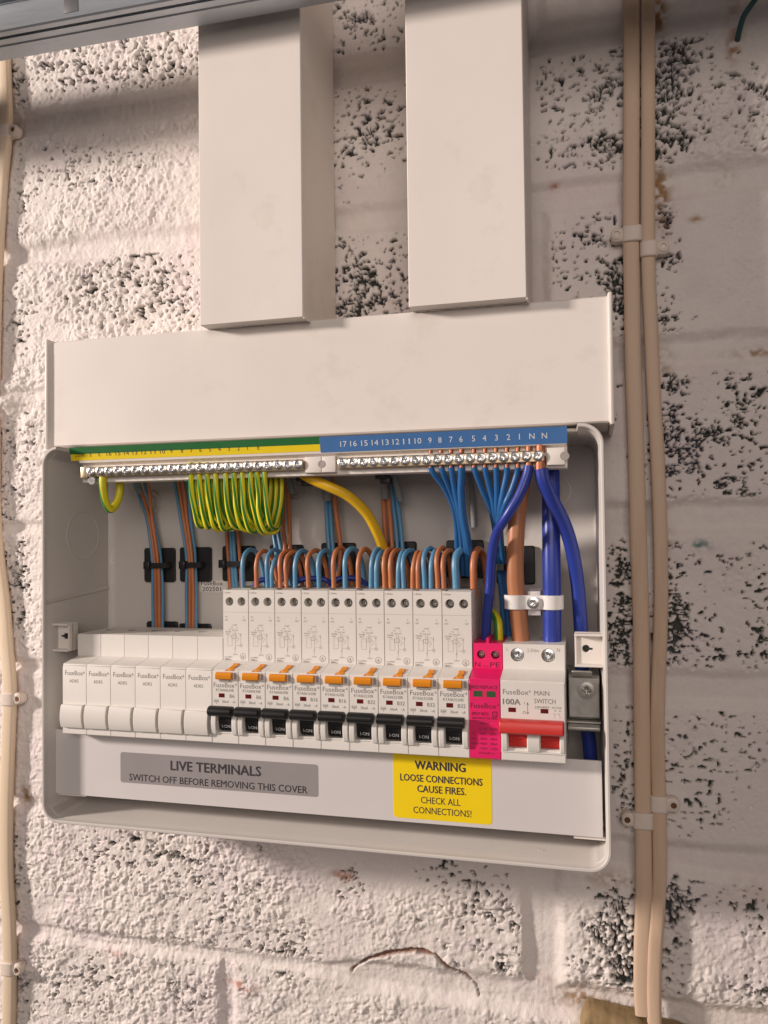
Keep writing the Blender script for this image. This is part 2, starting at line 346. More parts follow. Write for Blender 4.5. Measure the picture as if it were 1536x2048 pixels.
# ------------------------------------------------------------------ the wall (real relief)
def build_wall():
    px = .75
    xs = np.concatenate([np.arange(-300, -222, 2.0), np.arange(-222, 352, px), np.arange(352, 432, 2.0)])
    zs = np.concatenate([np.arange(-330, -250, 2.0), np.arange(-250, 560, px), np.arange(560, 642, 2.0)])
    X, Z = np.meshgrid(xs, zs); X = X.astype(np.float64); Z = Z.astype(np.float64)
    def hsh(i, j, s):
        n = (i.astype(np.int64)*73856093) ^ (j.astype(np.int64)*19349663) ^ (s*83492791)
        n = (n ^ (n >> 13))*1274126177; n = n & 0x7fffffff; n = (n ^ (n >> 15))*1103515245 & 0x7fffffff
        return (n % 100003)/100003.0
    def vn(x, z, s):
        i = np.floor(x); j = np.floor(z); fx_ = x-i; fz = z-j; i = i.astype(int); j = j.astype(int)
        u = fx_*fx_*(3-2*fx_); v = fz*fz*(3-2*fz)
        return (hsh(i, j, s)*(1-u)+hsh(i+1, j, s)*u)*(1-v)+(hsh(i, j+1, s)*(1-u)+hsh(i+1, j+1, s)*u)*v
    def fbm(x, z, s, o=4):
        a = .5; t = 0; n = 0
        for k in range(o): t = t+a*vn(x*2**k, z*2**k, s+k); n += a; a *= .5
        return t/n
    def wor(x, z, s):
        i = np.floor(x).astype(int); j = np.floor(z).astype(int)
        f1 = np.full(x.shape, 9.); f2 = np.full(x.shape, 9.); cid = np.zeros(x.shape)
        for a in (-1, 0, 1):
            for b in (-1, 0, 1):
                hx = hsh(i+a, j+b, s); hz = hsh(i+a, j+b, s+1)
                dd = np.hypot(i+a+.1+.8*hx-x, j+b+.1+.8*hz-z)
                nc = dd < f1; f2 = np.where(nc, f1, np.minimum(f2, dd)); cid = np.where(nc, hsh(i+a, j+b, s+2), cid); f1 = np.where(nc, dd, f1)
        return f1, f2, cid
    sm = lambda a, b, t: (lambda u: u*u*(3-2*u))(np.clip((t-a)/(b-a), 0, 1))
    # photo position of each wall point, to lay out the patches of rough and smooth
    vx, vd, vz = X-CAM_X, -CAM_D, Z-CAM_Z
    q = vx*CF[0]+vd*CF[1]+vz*CF[2]
    U = 768+CAM_F*(vx*CR[0]+vd*CR[1]+vz*CR[2])/q; V = 1024-CAM_F*(vx*CU[0]+vd*CU[1]+vz*CU[2])/q
    def blobs(lst, base):
        t = np.full(X.shape, float(base))
        for x, y, rx, ry, a in lst:
            x_, _, z_ = P(x, y, 0); s_ = 2.9
            t += a*np.exp(-(((X-x_)/(rx/s_))**2+((Z-z_)/(ry/s_))**2))
        return t
    # rough (pebbly) against flat (pebbles flattened, paint filled)
    leftish = 1-sm(40, 66, X)
    low = sm(-95, -118, Z)
    rough = np.clip(np.maximum(leftish, low), 0, 1)
    rough = np.maximum(rough, sm(285, 305, X)*sm(350, 372, Z)*(1-sm(432, 445, Z)))
    rough = np.clip(blobs([(1500, 250, 70, 140, .8), (1420, 220, 70, 120, .5), (1500, 1250, 60, 110, .5), (1480, 560, 60, 90, .35), (1480, 1120, 60, 50, .4), (220, 250, 200, 50, -.85), (330, 330, 60, 30, -.2), (60, 1400, 40, 200, -.45), (30, 1560, 40, 90, -.3), (1110, 1860, 1, 1, 0)], 0)+rough, .16, 1.15)
    dens = blobs([(200, 125, 200, 45, .55), (330, 130, 80, 40, .3), (280, 560, 90, 60, .62), (380, 610, 50, 40, .4), (250, 600, 180, 50, .2), (130, 340, 90, 40, .22), (90, 350, 40, 60, .15), (40, 150, 22, 60, .6), (40, 430, 14, 130, .35), (40, 640, 35, 60, .4), (40, 880, 50, 50, .45),
                  (20, 990, 25, 70, .5), (35, 1150, 25, 80, .55), (40, 1220, 25, 50, .35), (35, 1740, 24, 90, .7), (45, 1980, 24, 60, .5),
                  (720, 40, 60, 40, .5), (760, 80, 50, 35, .5), (700, 40, 20, 40, .4), (740, 210, 70, 90, .34), (750, 270, 70, 50, .35), (700, 340, 30, 30, .4), (740, 580, 80, 55, .75), (700, 540, 40, 70, .5), (790, 500, 20, 40, .5),
                  (1200, 180, 60, 75, .68), (1220, 290, 50, 30, .7), (1110, 170, 30, 60, .2), (1120, 300, 40, 25, .35), (1200, 450, 30, 25, .6), (1130, 500, 30, 30, .42), (1160, 530, 60, 50, .28), (1230, 560, 25, 50, .75), (1235, 620, 20, 60, .75), (1240, 700, 10, 60, .4),
                  (1330, 150, 50, 100, .85), (1330, 280, 45, 60, .85), (1370, 110, 30, 40, .3), (1480, 170, 30, 50, .35), (1510, 230, 30, 60, .35), (1335, 460, 16, 60, .5), (1330, 620, 16, 60, .6), (1345, 800, 22, 100, .6), (1350, 880, 40, 80, .45), (1430, 860, 40, 25, .45),
                  (1490, 760, 40, 25, .55), (1490, 830, 30, 40, .45), (1400, 950, 90, 50, .3), (1490, 960, 50, 50, .38), (1350, 1015, 30, 20, .8), (1400, 1015, 30, 12, .7), (1440, 1130, 30, 15, .3), (1240, 1120, 25, 40, .7), (1240, 1200, 25, 60, .8), (1240, 1290, 24, 60, .95), (1240, 1330, 24, 25, .8),
                  (1350, 1240, 26, 90, .8), (1370, 1260, 50, 60, .45), (1420, 1310, 30, 20, .3), (1520, 1290, 20, 60, .75), (1520, 1180, 20, 60, .55), (1400, 1480, 110, 100, .18), (1380, 1600, 60, 50, .38), (1250, 1500, 14, 60, .4), (1245, 1590, 20, 60, .5), (1255, 1440, 12, 60, .4),
                  (1350, 1790, 40, 30, .65), (1345, 1860, 22, 100, .75), (1240, 1800, 40, 20, .6), (1230, 1850, 36, 50, .7), (1250, 1920, 24, 70, .85), (1210, 1970, 60, 40, .7), (1500, 1820, 40, 40, .3), (1515, 1990, 40, 40, .5),
                  (960, 1800, 60, 50, .42), (1000, 1850, 40, 50, .3), (940, 1760, 40, 20, .3), (870, 1740, 30, 20, .5), (700, 1770, 30, 25, .35), (1010, 1950, 30, 40, .42), (560, 1910, 60, 40, .62), (600, 1900, 30, 30, .45), (380, 1900, 70, 35, .32), (330, 1700, 90, 45, .46), (200, 1710, 60, 40, .35), (400, 1780, 90, 80, .2),
                  (130, 1980, 90, 60, .25), (360, 1990, 60, 30, .35), (200, 1960, 80, 50, .25), (620, 1930, 20, 20, .3), (250, 330, 160, 60, .08), (480, 1780, 60, 60, .12)], .02)
    # joints
    JZ = [-275, -170, -74.5, 30.5, 136, 239.5, 345.5, 450.5, 554]
    row = np.searchsorted(JZ, Z+2.2*(fbm(X/60, Z/60, 40, 2)-.5))
    wob = 3.0*(fbm(X/25, Z/25, 50, 3)-.5)+1.2*(fbm(X/5, Z/5, 55, 2)-.5)
    dz = np.full(X.shape, 99.)
    for k, j in enumerate(JZ): dz = np.minimum(dz, np.abs(Z+wob-j))
    perps = {r: ((194, -246) if r % 2 == 0 else (-26, 415)) for r in range(10)}
    dx = np.full(X.shape, 99.); bid = np.zeros(X.shape, int)
    for r, ps in perps.items():
        mk = row == r
        for p_ in ps: dx = np.where(mk, np.minimum(dx, np.abs(X+wob-p_)), dx)
        c = np.zeros(X.shape, int)
        for p_ in ps: c += (X > p_)
        bid = np.where(mk, r*10+c, bid)
    flatz = np.maximum(sm(40, 80, X), sm(330, 360, Z)); jw = 2.8+3.6*flatz+3.0*fbm(X/70, Z/70, 60, 2)
    dj = np.minimum(dz, dx-1.2)
    block = sm(0, 1, (dj-jw+3)/(5.0+3*flatz))              # 0 in the joint, 1 on a block
    joint = 1-block
    edge = sm(jw, jw+4+5*flatz, dj)                     # pits and pebbles fade towards the joints
    # relief
    wx = X+3.4*(fbm(X/6, Z/6, 1, 3)-.5)*2; wz = Z+3.4*(fbm(X/6, Z/6, 5, 3)-.5)*2
    f1, f2, cid = wor(wx/6.3, wz/5.6, 11); g1, g2, gid = wor(wx/2.7+7, wz/2.7, 21)
    k1, k2, kid = wor(wx/10.5, wz/8.5, 31)
    fine = fbm(X/1.5, Z/1.5, 71, 3)-.5
    big = sm(.45, .6, fbm(X/30, Z/30, 81, 2))
    rough = rough*(.5+.75*sm(.38, .62, fbm(X/45, Z/32, 85, 3)))
    peb = (1-np.clip(f1, 0, 1)**2)*(.5+.8*cid); peb2 = (1-np.clip(g1, 0, 1)**2)*(.4+.9*gid)
    rr = rough*(.62-.37*flatz+(.38+.37*flatz)*edge)
    H = 1.9*(fbm(X/80, Z/80, 90, 3)-.5)+rr*(1.05*peb+1.2*peb2+.35*(1-k1)*(.5+big))+.55*fine*(.4+rr)+.9*(fbm(X/8, Z/8, 95, 4)-.5)
    H += -(1.7+1.2*flatz+1.5*fbm(X/55, Z/25, 97, 2))*joint+joint*.5*(fbm(X/3.0, Z/14, 99, 3)-.5)
    # pits: crevices between pebbles where the paint never reached
    gate = .5*fbm(X/17, Z/13, 101, 3)+.5*fbm(X/5.0, Z/3.8, 104, 3)
    lim = np.clip(dens, 0, 1)
    act = sm(0, .07, gate-(.725-.33*lim))
    sz = np.clip(.4+1.1*lim, .3, 1.2)
    aniso = sm(110, 240, X)*sm(-130, -60, Z)
    ax_, az_, aid = wor(wx/6.5, wz/3.9, 131)
    c1 = np.where(aniso > .5, az_-ax_, f2-f1)
    crev = 1-sm(.07*sz, .19*sz, c1)
    crev2 = 1-sm(.08*sz, .22*sz, g2-g1)
    crev3 = 1-sm(.05, .13, k2-k1)
    pit = np.maximum(np.maximum(crev, crev2*.9*sm(.54, .64, fbm(X/5, Z/5, 141, 2))), crev3*.6)*act
    pit = np.maximum(pit, sm(.0, .05, fbm(X/6, Z/4.5, 107, 3)-.72)*sm(.12, .3, lim))      # open holes
    spk = fbm(X/2.6, Z/2.0, 151, 2); pit = np.maximum(pit, sm(.755, .80, spk+.12*lim)*(.5+.5*edge)*sm(.03, .15, dens))
    pit = pit*np.clip(edge+.15*sm(.4, .8, dens), 0, 1)*(1-.85*joint)
    pit = np.clip(pit, 0, 1)
    H -= 4.6*pit
    # crack of lifted paint low on the wall, under the enclosure
    cr = [P(a, b_, 0) for a, b_ in ((700, 1945), (735, 1918), (775, 1906), (830, 1900), (870, 1910), (895, 1935), (930, 1955), (950, 1975), (957, 2000))]
    dcr = np.full(X.shape, 99.); tcr = np.zeros(X.shape)
    for k in range(len(cr)-1):
        ax0, _, az0 = cr[k]; bx0, _, bz0 = cr[k+1]; L2 = (bx0-ax0)**2+(bz0-az0)**2
        t = np.clip(((X-ax0)*(bx0-ax0)+(Z-az0)*(bz0-az0))/L2, 0, 1); dd = np.hypot(X-ax0-t*(bx0-ax0), Z-az0-t*(bz0-az0))
        tcr = np.where(dd < dcr, (k+t)/(len(cr)-1), tcr); dcr = np.minimum(dcr, dd)
    cw = 2.2*np.sin(np.clip(tcr, .02, 1)*math.pi)**.7*(1-.8*tcr)+.2+2.4*(fbm(X/3, Z/3, 161, 3)-.5)
    cw = np.maximum(cw, .2); crack = 1-sm(cw*.6, cw, dcr)
    H -= 3.0*crack; 
    H += .8*np.exp(-(dcr/9)**2)*(Z < np.interp(X, [p_[0] for p_ in cr], [p_[2] for p_ in cr]))
    # lumps of old filler beside the left cable
    for a, b_, r_, h_ in ((15, 800, 16, 6), (5, 1060, 14, 4), (60, 850, 9, 3), (1340, 60, 9, 1)):
        lx, _, lz = P(a, b_, 0); H += h_*np.exp(-((X-lx)**2+((Z-lz)*1.0)**2)/(r_**2/2))
    # coat colour: white masonry paint, bare dark block in the pits, stains
    tint = fbm(X/35, Z/35, 171, 3); pk = sm(.5, .68, fbm(X/28, Z/28, 181, 3))
    base = np.stack([0.77-.018*pk+.05*(tint-.5), .71-.032*pk+.05*(tint-.5), .672-.012*pk+.05*(tint-.5)], -1)
    c = base*(1-.10*np.clip(-fine*2, 0, 1)*.6)[..., None]
    right_darker = (sm(235, 262, X)*.10)  # coat colour turns slightly darker on the right part of the wall
    c = c*(1-right_darker)[..., None]
    def stain(lst, colr):
        nonlocal c
        nz = fbm(X/4, Z/4, 191, 3)
        for x, y, rx, ry, a in lst:
            x_, _, z_ = P(x, y, 0); k = a*np.exp(-(((X-x_)/(rx/2.9))**2+((Z-z_)/(ry/2.9))**2)); k = np.clip(k*sm(.3, .62, nz)*1.5, 0, 1)[..., None]
            c = c*(1-k)+np.array(colr)*k
    stain([(1318, 20, 14, 40, .8), (1322, 380, 16, 50, .9), (1325, 720, 16, 20, .8), (1452, 350, 14, 12, .5), (1392, 437, 12, 6, .6), (1330, 1080, 16, 20, .5), (1515, 702, 40, 8, .6), (1465, 95, 10, 22, .7), (1225, 1760, 50, 14, .4), (1160, 2000, 40, 20, .6), (50, 1590, 12, 25, .7), (1330, 445, 10, 20, .6)], (.30, .17, .07))
    stain([(1110, 370, 10, 6, .7), (1125, 377, 8, 6, .6), (1085, 1965, 20, 8, .3), (680, 1750, 14, 8, .5), (480, 1970, 30, 10, .6), (300, 730, 8, 5, .4), (1500, 1780, 40, 30, .12), (230, 1905, 30, 8, .4), (690, 1755, 20, 10, .5), (1470, 30, 12, 60, .35)], (.42, .16, .09))
    stain([(1400, 1090, 22, 10, .6)], (.04, .13, .13))
    stain([(1490, 1100, 50, 30, .1)], (.55, .40, .34))
    kk = np.clip(crack, 0, 1)[..., None]; c = c*(1-kk)+np.array([.22, .115, .08])*kk
    dark = np.stack([.030+.015*tint, .034+.012*tint, .033+.02*pk], -1)
    pp = sm(.28, .62, pit)[..., None]
    c = c*(1-pp)+dark*pp
    # a little bare grit on sharp recesses between big pebbles
    H = H-1.2
    ny, nx = X.shape
    co = np.stack([X*MM, -H*MM, Z*MM], -1).reshape(-1, 3)
    colv = np.concatenate([np.clip(c, 0, 1).reshape(-1, 3), np.ones((nx*ny, 1))], 1)
    ii, jj = np.meshgrid(np.arange(ny-1), np.arange(nx-1), indexing='ij'); a0 = (ii*nx+jj)
    quads = np.stack([a0, a0+1, a0+nx+1, a0+nx], -1).reshape(-1, 4)
    xc = (X[:-1, :-1]+X[1:, 1:]).ravel()/2; zc = (Z[:-1, :-1]+Z[1:, 1:]).ravel()/2
    hid = ((xc > -108) & (xc < 222) & (zc > -44) & (zc < 250)) | ((xc > 5) & (xc < 48) & (zc > 200) & (zc < 620)) | ((xc > 140) & (xc < 183) & (zc > 200) & (zc < 620))
    isj = (dj < jw)[:-1, :-1].ravel(); bq = bid[:-1, :-1].ravel()
    wall = thing('wall', 'white painted blockwork wall behind everything', None, (0, 0, 0), kind='structure')
    def emit(name, mask, label=None):
        qd = quads[mask]
        if len(qd) < 40: return
        u, inv = np.unique(qd.ravel(), return_inverse=True)
        me = bpy.data.meshes.new(name); me.vertices.add(len(u)); me.vertices.foreach_set('co', co[u].ravel().astype(np.float32))
        nf = len(qd); me.loops.add(nf*4); me.loops.foreach_set('vertex_index', inv.astype(np.int32))
        me.polygons.add(nf); me.polygons.foreach_set('loop_start', np.arange(0, nf*4, 4, dtype=np.int32)); me.polygons.foreach_set('loop_total', np.full(nf, 4, np.int32))
        me.polygons.foreach_set('use_smooth', np.ones(nf, bool))
        at = me.attributes.new('coat', 'FLOAT_COLOR', 'POINT'); at.data.foreach_set('color', colv[u].ravel().astype(np.float32))
        me.update(calc_edges=True); me.materials.append(M['wall'])
        o = bpy.data.objects.new(name, me); COL.objects.link(o); o.parent = wall
        if label: o['label'] = label
    emit('mortar', isj & ~hid)
    for b_ in np.unique(bq[~isj]): emit('block', (bq == b_) & ~isj & ~hid)
build_wall()

# ------------------------------------------------------------------ enclosure
ENC = (-123.4, 237.0, -58.6, 188.1)
def build_enclosure():
    t = thing('consumer_unit_enclosure', 'open grey plastic fuse board enclosure fixed on the painted block wall', 'enclosure', (56, 0, -58.6))
    x0, x1, z0, z1 = ENC; RD = 71.0
    xa, xb = -111, 222                      # the top rim is cut away under the trunking
    def ring(ins, r, dep, cut=None):
        pts = []
        base = rrect(x0+ins, x1-ins, z0+ins, z1-ins, r, 8)
        # after the TR corner (index 9..17) insert points along the top edge
        for i, p in enumerate(base):
            pts.append((p[0], p[1], dep))
            if i == 17:
                for xx, dd in ((xb+1, dep), (xb, cut or dep), (xa, cut or dep), (xa-1, dep)): pts.append((xx, z1-ins, dd))
        return [(a, d, b) for a, b, d in pts]
    mb = MB()
    mb.loft([ring(1.8, 9, 0), ring(.2, 12, RD-6, 46), ring(0, 12, RD-5.5, 47), ring(0, 12, RD-.6, 49.6), ring(.5, 11.6, RD, 50), ring(1.5, 10.8, RD, 50), ring(2.1, 10, RD-.6, 49.4), ring(2.3, 10, RD-5, 46), ring(2.6, 10, RD-5.6, 45), ring(5.2, 7, 3.2), ring(7, 5.5, 2.2)], False)
    n = 40; N = len(ring(0, 12, 0)); mb.f.append([len(mb.v)-N+i for i in range(N)]); mb.mi.append(0)
    part('shell', mb, 'shell', t, smooth=30)
    # raised ribs and blanked cable entries moulded in the walls
    mb = MB()
    def on_left(d, z, h=0): return (x0+2.6+2.9*(65-d)/62+h, d, z)
    mb2 = MB()
    zc, dc, r = 129, 32, 17
    for r_ in (0,):
        pr = []
        for k in range(40):
            a = 2*math.pi*k/40
            pr.append([on_left(dc+(r+dr)*math.cos(a), zc+(r+dr)*math.sin(a), h) for dr, h in ((-.4, -.1), (0, .25), (.4, -.1))])
        for k in range(40):
            a, b = pr[k], pr[(k+1) % 40]; mb2.add(a+b, [[0, 1, 4, 3], [1, 2, 5, 4]])
    part('knockout', mb2, 'shell', t)
    mb = MB()
    mb.prism_d([(x0+4.8, 80), (x0+5.8, 80), (x0+5.8, 82), (x0+4.8, 82)], 3, 4)
    mb.add([on_left(69, 83.5), on_left(3.4, 89), on_left(3.4, 90, .6), on_left(69, 84.5, .6), on_left(3.4, 92, 0), on_left(69, 86.5, 0)], [[0, 1, 2, 3], [3, 2, 4, 5]])
    part('rib', mb, 'shell', t)
    # faint round bosses on the back plate
    mb = MB()
    for px, py, r in ((300, 1008, 9.5), (1113, 982, 9), (590, 980, 7), (1130, 700, 6)):
        if py < 800: continue
        c = P(px, py, 3); mb = MB(); mb.ring_d(c[0], c[2], r-.6, r, 2.2, 2.9, 28); part('boss', mb, 'shell', t); mb = MB(); mb.ring_d(c[0], c[2], r*.5, r*.5+.5, 2.2, 2.8, 24); part('boss', mb, 'shell', t)
    mb = MB(); c = P(400, 1186, 2.6); e = P(458, 1160, 2.6)
    mb.box(c[0]-1, e[0], 2.2, 2.5, c[2]+.5, e[2]-.5)
    st = part('sticker', mb, 'lug', t, 'small white date sticker')
    l = MB(); text(l, 'FuseBox', c[0]+9.5, c[2]+5.6, 2.56, 2.9, wid=17, bold=0); text(l, '202501', c[0]+9.2, c[2]+1.4, 2.56, 3.0, wid=14.5, bold=.012)
    flatpart('lettering', l, 'inkdark', st)
    # the two lid fixing lugs with keyhole slots
    for cx, sgn, xa_, xb_ in ((0, 1, -121.0, -109.5), (0, -1, 219.0, 234.6)):
        lm = MB(); za, zb = 52.0, 70.5; dp = 57.5
        hx = xa_+6.6 if sgn > 0 else xa_+6.2
        k = 2.1
        lm.hole_round(xa_, xb_, za, zb, dp, hx, 61.6, 2.1, 1.4, 20, him=1)
        lm.box(xa_, xb_, dp-6, dp-1.5, za, zb)
        lm.box(xa_, xb_, dp, dp+5.5, zb-1.3, zb); lm.box(xa_, xb_, dp, dp+5.5, za, za+1.3)
        xo = xb_-1.2 if sgn > 0 else xa_
        lm.box(xo, xo+1.2, dp, dp+(3.2 if sgn > 0 else 1.2), za+1.3, zb-1.3)
        sl = MB()
        part('fixing_lug', lm, ['lug', 'hole'], t, smooth=30, bevel=.25)
        hs = MB(); hs.box(hx-(.0 if sgn < 0 else 3.6), hx+(3.6 if sgn < 0 else 0), dp-.2, dp+.03, 61.0, 62.2)
        part('keyhole_slot', hs, 'hole', t)
    # crumbs left from drilling, lying in the tray
    for px, py in ((763, 1667), (871, 1670), (703, 1665), (1120, 1719), (1150, 1712), (1180, 1672)): pass
    return t
encl = build_enclosure()

def build_debris():
    rnd = random.Random(3); mb = MB(); n = 0
    for k in range(46):
        x = rnd.uniform(20, 225) if k > 8 else rnd.uniform(196, 222); d = rnd.uniform(14, 66); z = ENC[2]+2.75+(65-d)*.045
        r = rnd.uniform(.15, .5) if k > 5 else rnd.uniform(.5, 1.1)
        vs = [(x+rnd.uniform(-r, r), d+rnd.uniform(-r, r), z+rnd.uniform(0, r)) for _ in range(6)]
        mb.add(vs, [[0, 1, 2], [2, 3, 4], [4, 5, 0], [1, 3, 5]])
    single('plaster_crumbs', mb, 'lug', 'white drilling crumbs lying in the bottom of the enclosure', None, (100, 30, ENC[2]+3), kind='stuff', smooth=0)
build_debris()

# cover plate ------------------------------------------------------------
def build_cover():
    t = thing('terminal_cover', 'grey lower cover strip with a grey and a yellow warning sticker below the breakers', 'cover', (55, 60, -43))
    mb = MB(); x0, x1 = -123.0+3.4, 232.6
    x0 = -121.2
    mb.prism_x([(60, -43.2), (60, -.5), (58.2, -.5), (58.2, -41.6), (30, -41.6), (30, -43.2)], x0, x1)
    part('plate', mb, 'cover', t, bevel=.35)
    mb = MB(); mb.box(x1-16, x1+1.5, 40, 58, -45.2, -43.4); part('hook', mb, 'lug', t); mb = MB(); mb.box(x0+1, x0+22, 42, 58, -44.6, -43.4)
    part('hook', mb, 'lug', t)
    # stickers
    a = P(241, 1503, 60); b = P(242, 1566, 60); c = P(636, 1530, 60); e = P(636, 1592, 60)
    sx0, sx1, sz0, sz1 = a[0], c[0], (b[2]+e[2])/2, (a[2]+c[2])/2
    mb = MB(); mb.prism_d(rrect(sx0, sx1, sz0, sz1, 1.6), 60.0, 60.12)
    st = part('warning_sticker', mb, 'greylab', t, 'grey sticker reading LIVE TERMINALS')
    l = MB(); cx = (P(341, 1532, 60)[0]+P(523, 1540, 60)[0])/2
    wd = P(523, 1540, 60)[0]-P(341, 1532, 60)[0]
    text(l, 'LIVE TERMINALS', cx, P(341, 1541, 60)[2]+.4, 60.16, 6.0, wid=wd-.6, bold=.06)
    wd = P(615, 1578, 60)[0]-P(259, 1562, 60)[0]; cx = (P(615, 1578, 60)[0]+P(259, 1562, 60)[0])/2
    text(l, 'SWITCH OFF BEFORE REMOVING THIS COVER', cx, (P(259, 1561, 60)[2]+P(615, 1586, 60)[2])/2, 60.16, 4.3, wid=wd, bold=.03)
    flatpart('lettering', l, 'inkdark', st)
    a = P(783, 1512, 60); b = P(790, 1636, 60); c = P(982, 1520, 60); e = P(985, 1648, 60)
    sx0, sx1, sz0, sz1 = (a[0]+b[0])/2, (c[0]+e[0])/2, (b[2]+e[2])/2, 3.0
    mb = MB(); mb.prism_d(rrect(sx0, sx1, sz0, sz1, 2.4), 60.0, 60.12)
    st = part('warning_sticker', mb, 'warnlab', t, 'yellow sticker reading WARNING')
    l = MB()
    for s, xa, xb, yb, h, bo in (('WARNING', 830, 931, 1539, 5.0, .07), ('LOOSE CONNECTIONS', 801, 965, 1564, 4.1, .05), ('CAUSE FIRES.', 835, 932, 1585, 4.1, .05), ('CHECK ALL', 842, 921, 1607, 3.9, .015), ('CONNECTIONS!', 827, 943, 1628, 3.9, .015)):
        A = P(xa, yb, 60); B = P(xb, yb+4, 60)
        text(l, s, (A[0]+B[0])/2, (A[2]+B[2])/2, 60.16, h, wid=B[0]-A[0], bold=bo)
    flatpart('lettering', l, 'inkdark', st)
build_cover()

# ------------------------------------------------------------------ modules on the rail
PW = 17.8; G = .08
def body_lower(mb, x0, x1, top=45.0):
    prof = [(12, 0), (70.9, 0), (71.6, .6), (71.6, top-.7), (71.0, top), (12, top)]
    return prof
def shelf(mb, x0, x1, zt, d2=55.8):
    mb.prism_x([(14, 44.0), (70.6, 44.0), (71.3, 44.6), (70.9, 45.6), (d2+1, 48.2), (d2, 48.6), (14, 48.6)], x0, x1)
    mb.prism_x([(14, 48.0), (d2, 48.0), (d2, zt-.6), (d2-.6, zt), (14, zt)], x0, x1)

def skirt(mb, x0, x1, z0, z1, da, db, cx, cz):
    A = [(x0, da, z0), (x1, da, z0), (x1, da, z1), (x0, da, z1)]; B = [(x, db-.5, z) for x, _, z in A]
    C = [(x0+cx, db, z0+cz), (x1-cx, db, z0+cz), (x1-cx, db, z1-cz), (x0+cx, db, z1-cz)]
    mb.add(A+B+C, [[i, (i+1) % 4, (i+1) % 4+4, i+4] for i in range(4)]+[[i+4, (i+1) % 4+4, (i+1) % 4+8, i+8] for i in range(4)])
def blank_module():
    t = thing('blank_module', '', 'blank module', (0, 40, 0), 'white blank modules in the left of the row')
    x0, x1 = G, PW-G
    mb = MB(); mb.prism_x([(12, 0), (70.9, 0), (71.6, .6), (71.6, 43.6), (71.2, 44.3), (12, 44.3)], x0, x1)
    shelf(mb, x0, x1, 63.1)
    part('body', mb, 'device', t, bevel=.22)
    mb = MB()
    prof = [(71.5, 4.6)]+[(71.6+3.6*math.sin(math.pi*(.12+.76*k/12))**.55, 4.8+14.6*k/12) for k in range(13)]+[(71.5, 19.8)]
    mb.prism_x(prof, .25, PW-1.5)
    part('clip', mb, 'device', t, bevel=.3)
    mb = MB(); mb.box(PW-1.45, PW-.5, 71.5, 71.64, 5.2, 19.4)
    part('groove', mb, 'inkfaint', t)
    mb = MB(); x = 6.3
    mb.add([(5, 30, 63.14), (12.4, 30, 63.14), (8.7, 37, 63.14)], [[0, 1, 2]])
    part('terminal_notch', mb, 'inkfaint', t)
    l = MB(); text(l, 'FuseBox', 8.6, 38.3, 71.66, 3.1, wid=13.2, bold=-.004); text(l, '®', 16.0, 39.4, 71.66, 1.6, wid=1.3); text(l, 'ADR5', 8.6, 33.6, 71.66, 2.1, wid=6.6)
    flatpart('lettering', l, 'inkgrey', t)
    return t
nm = ['leftmost', 'second', 'third', 'fourth', 'fifth', 'sixth', 'seventh', 'eighth', 'ninth']
b0 = blank_module()
bl = ['leftmost white blank module, at the left end of the row', 'white blank module second from the left end of the row', 'white blank module third from the left end of the row', 'white blank module fourth from the left end of the row', 'white blank module fifth from the left end of the row', 'white blank module touching the first breaker, rightmost of the six blanks']
for k in range(6):
    if k == 0: b0['label'] = bl[0]
    else: copy_tree(b0, (k*PW-6*PW, 40, 0), bl[k])
b0.location = b3((-6*PW, 40, 0)); b0['org'] = [-6*PW, 40, 0]

def circuit(l, d):
    """wiring diagram printed on the breaker's upper front"""
    ink = 0
    text(l, '1.2Nm', .9, 91.0, d, 1.1, wid=4.6, align='l')
    line(l, .3, 79.1, PW-.3, 79.1, d, .1)
    text(l, 'N', 2.4, 75.6, d, 1.1); text(l, 'OUT', 2.6, 73.6, d, 1.0, wid=2.3)
    text(l, 'L', 14.6, 75.6, d, 1.1); text(l, 'OUT', 14.8, 73.6, d, 1.0, wid=2.3)
    text(l, 'Load', 8.2, 70.6, d, 1.0, wid=2.8); text(l, 'N      L', 8.0, 68.9, d, .9, wid=4.4)
    text(l, 'N', 4.7, 67.6, d, .9); text(l, 'OUT OUT', 8.4, 67.2, d, .9, wid=4.6)
    text(l, 'POWER', 3.7, 66.1, d, .9, wid=3.8); text(l, '30mA', 3.5, 64.8, d, .9, wid=2.6)
    rectline(l, 3.4, 6.4, 57.6, 64.0, d, .12)
    rectline(l, 6.2, 9.4, 62.3, 64.6, d, .14)
    line(l, 8.6, 67, 8.6, 55.6, d, .14); line(l, 7.6, 67, 7.6, 62, d, .12); line(l, 8.6, 65.6, 12.6, 65.6, d, .12); line(l, 12.4, 65.6, 12.4, 58.4, d, .12)
    text(l, '/ E', 12, 64.2, d, .9, wid=1.8); line(l, 9.4, 63.4, 11.2, 62.4, d, .12); line(l, 11.2, 62.4, 9.6, 60.4, d, .12)
    circ(l, 12.6, 58.0, .9, d, .12, 12); text(l, 'G', 12.6, 57.5, d, .9); line(l, 8.6, 58, 11.7, 58, d, .12)
    line(l, 8.6, 57.4, 8.2, 56.2, d, .16); line(l, 8.2, 56.2, 8.6, 54.2, d, .14)
    text(l, 'L', 8.4, 53.2, d, .9); text(l, 'SUPPLY', 8.6, 51.9, d, .8, wid=3.4)
    d2 = d
    text(l, 'Icn=6000A', 1.2, 50.2, d, .95, wid=5.2, align='l'); text(l, '230V~', 1.2, 48.7+.2, d, .95, wid=3.4, align='l')
    circ(l, 13.6, 50.5, 1.0, d, .14, 6)
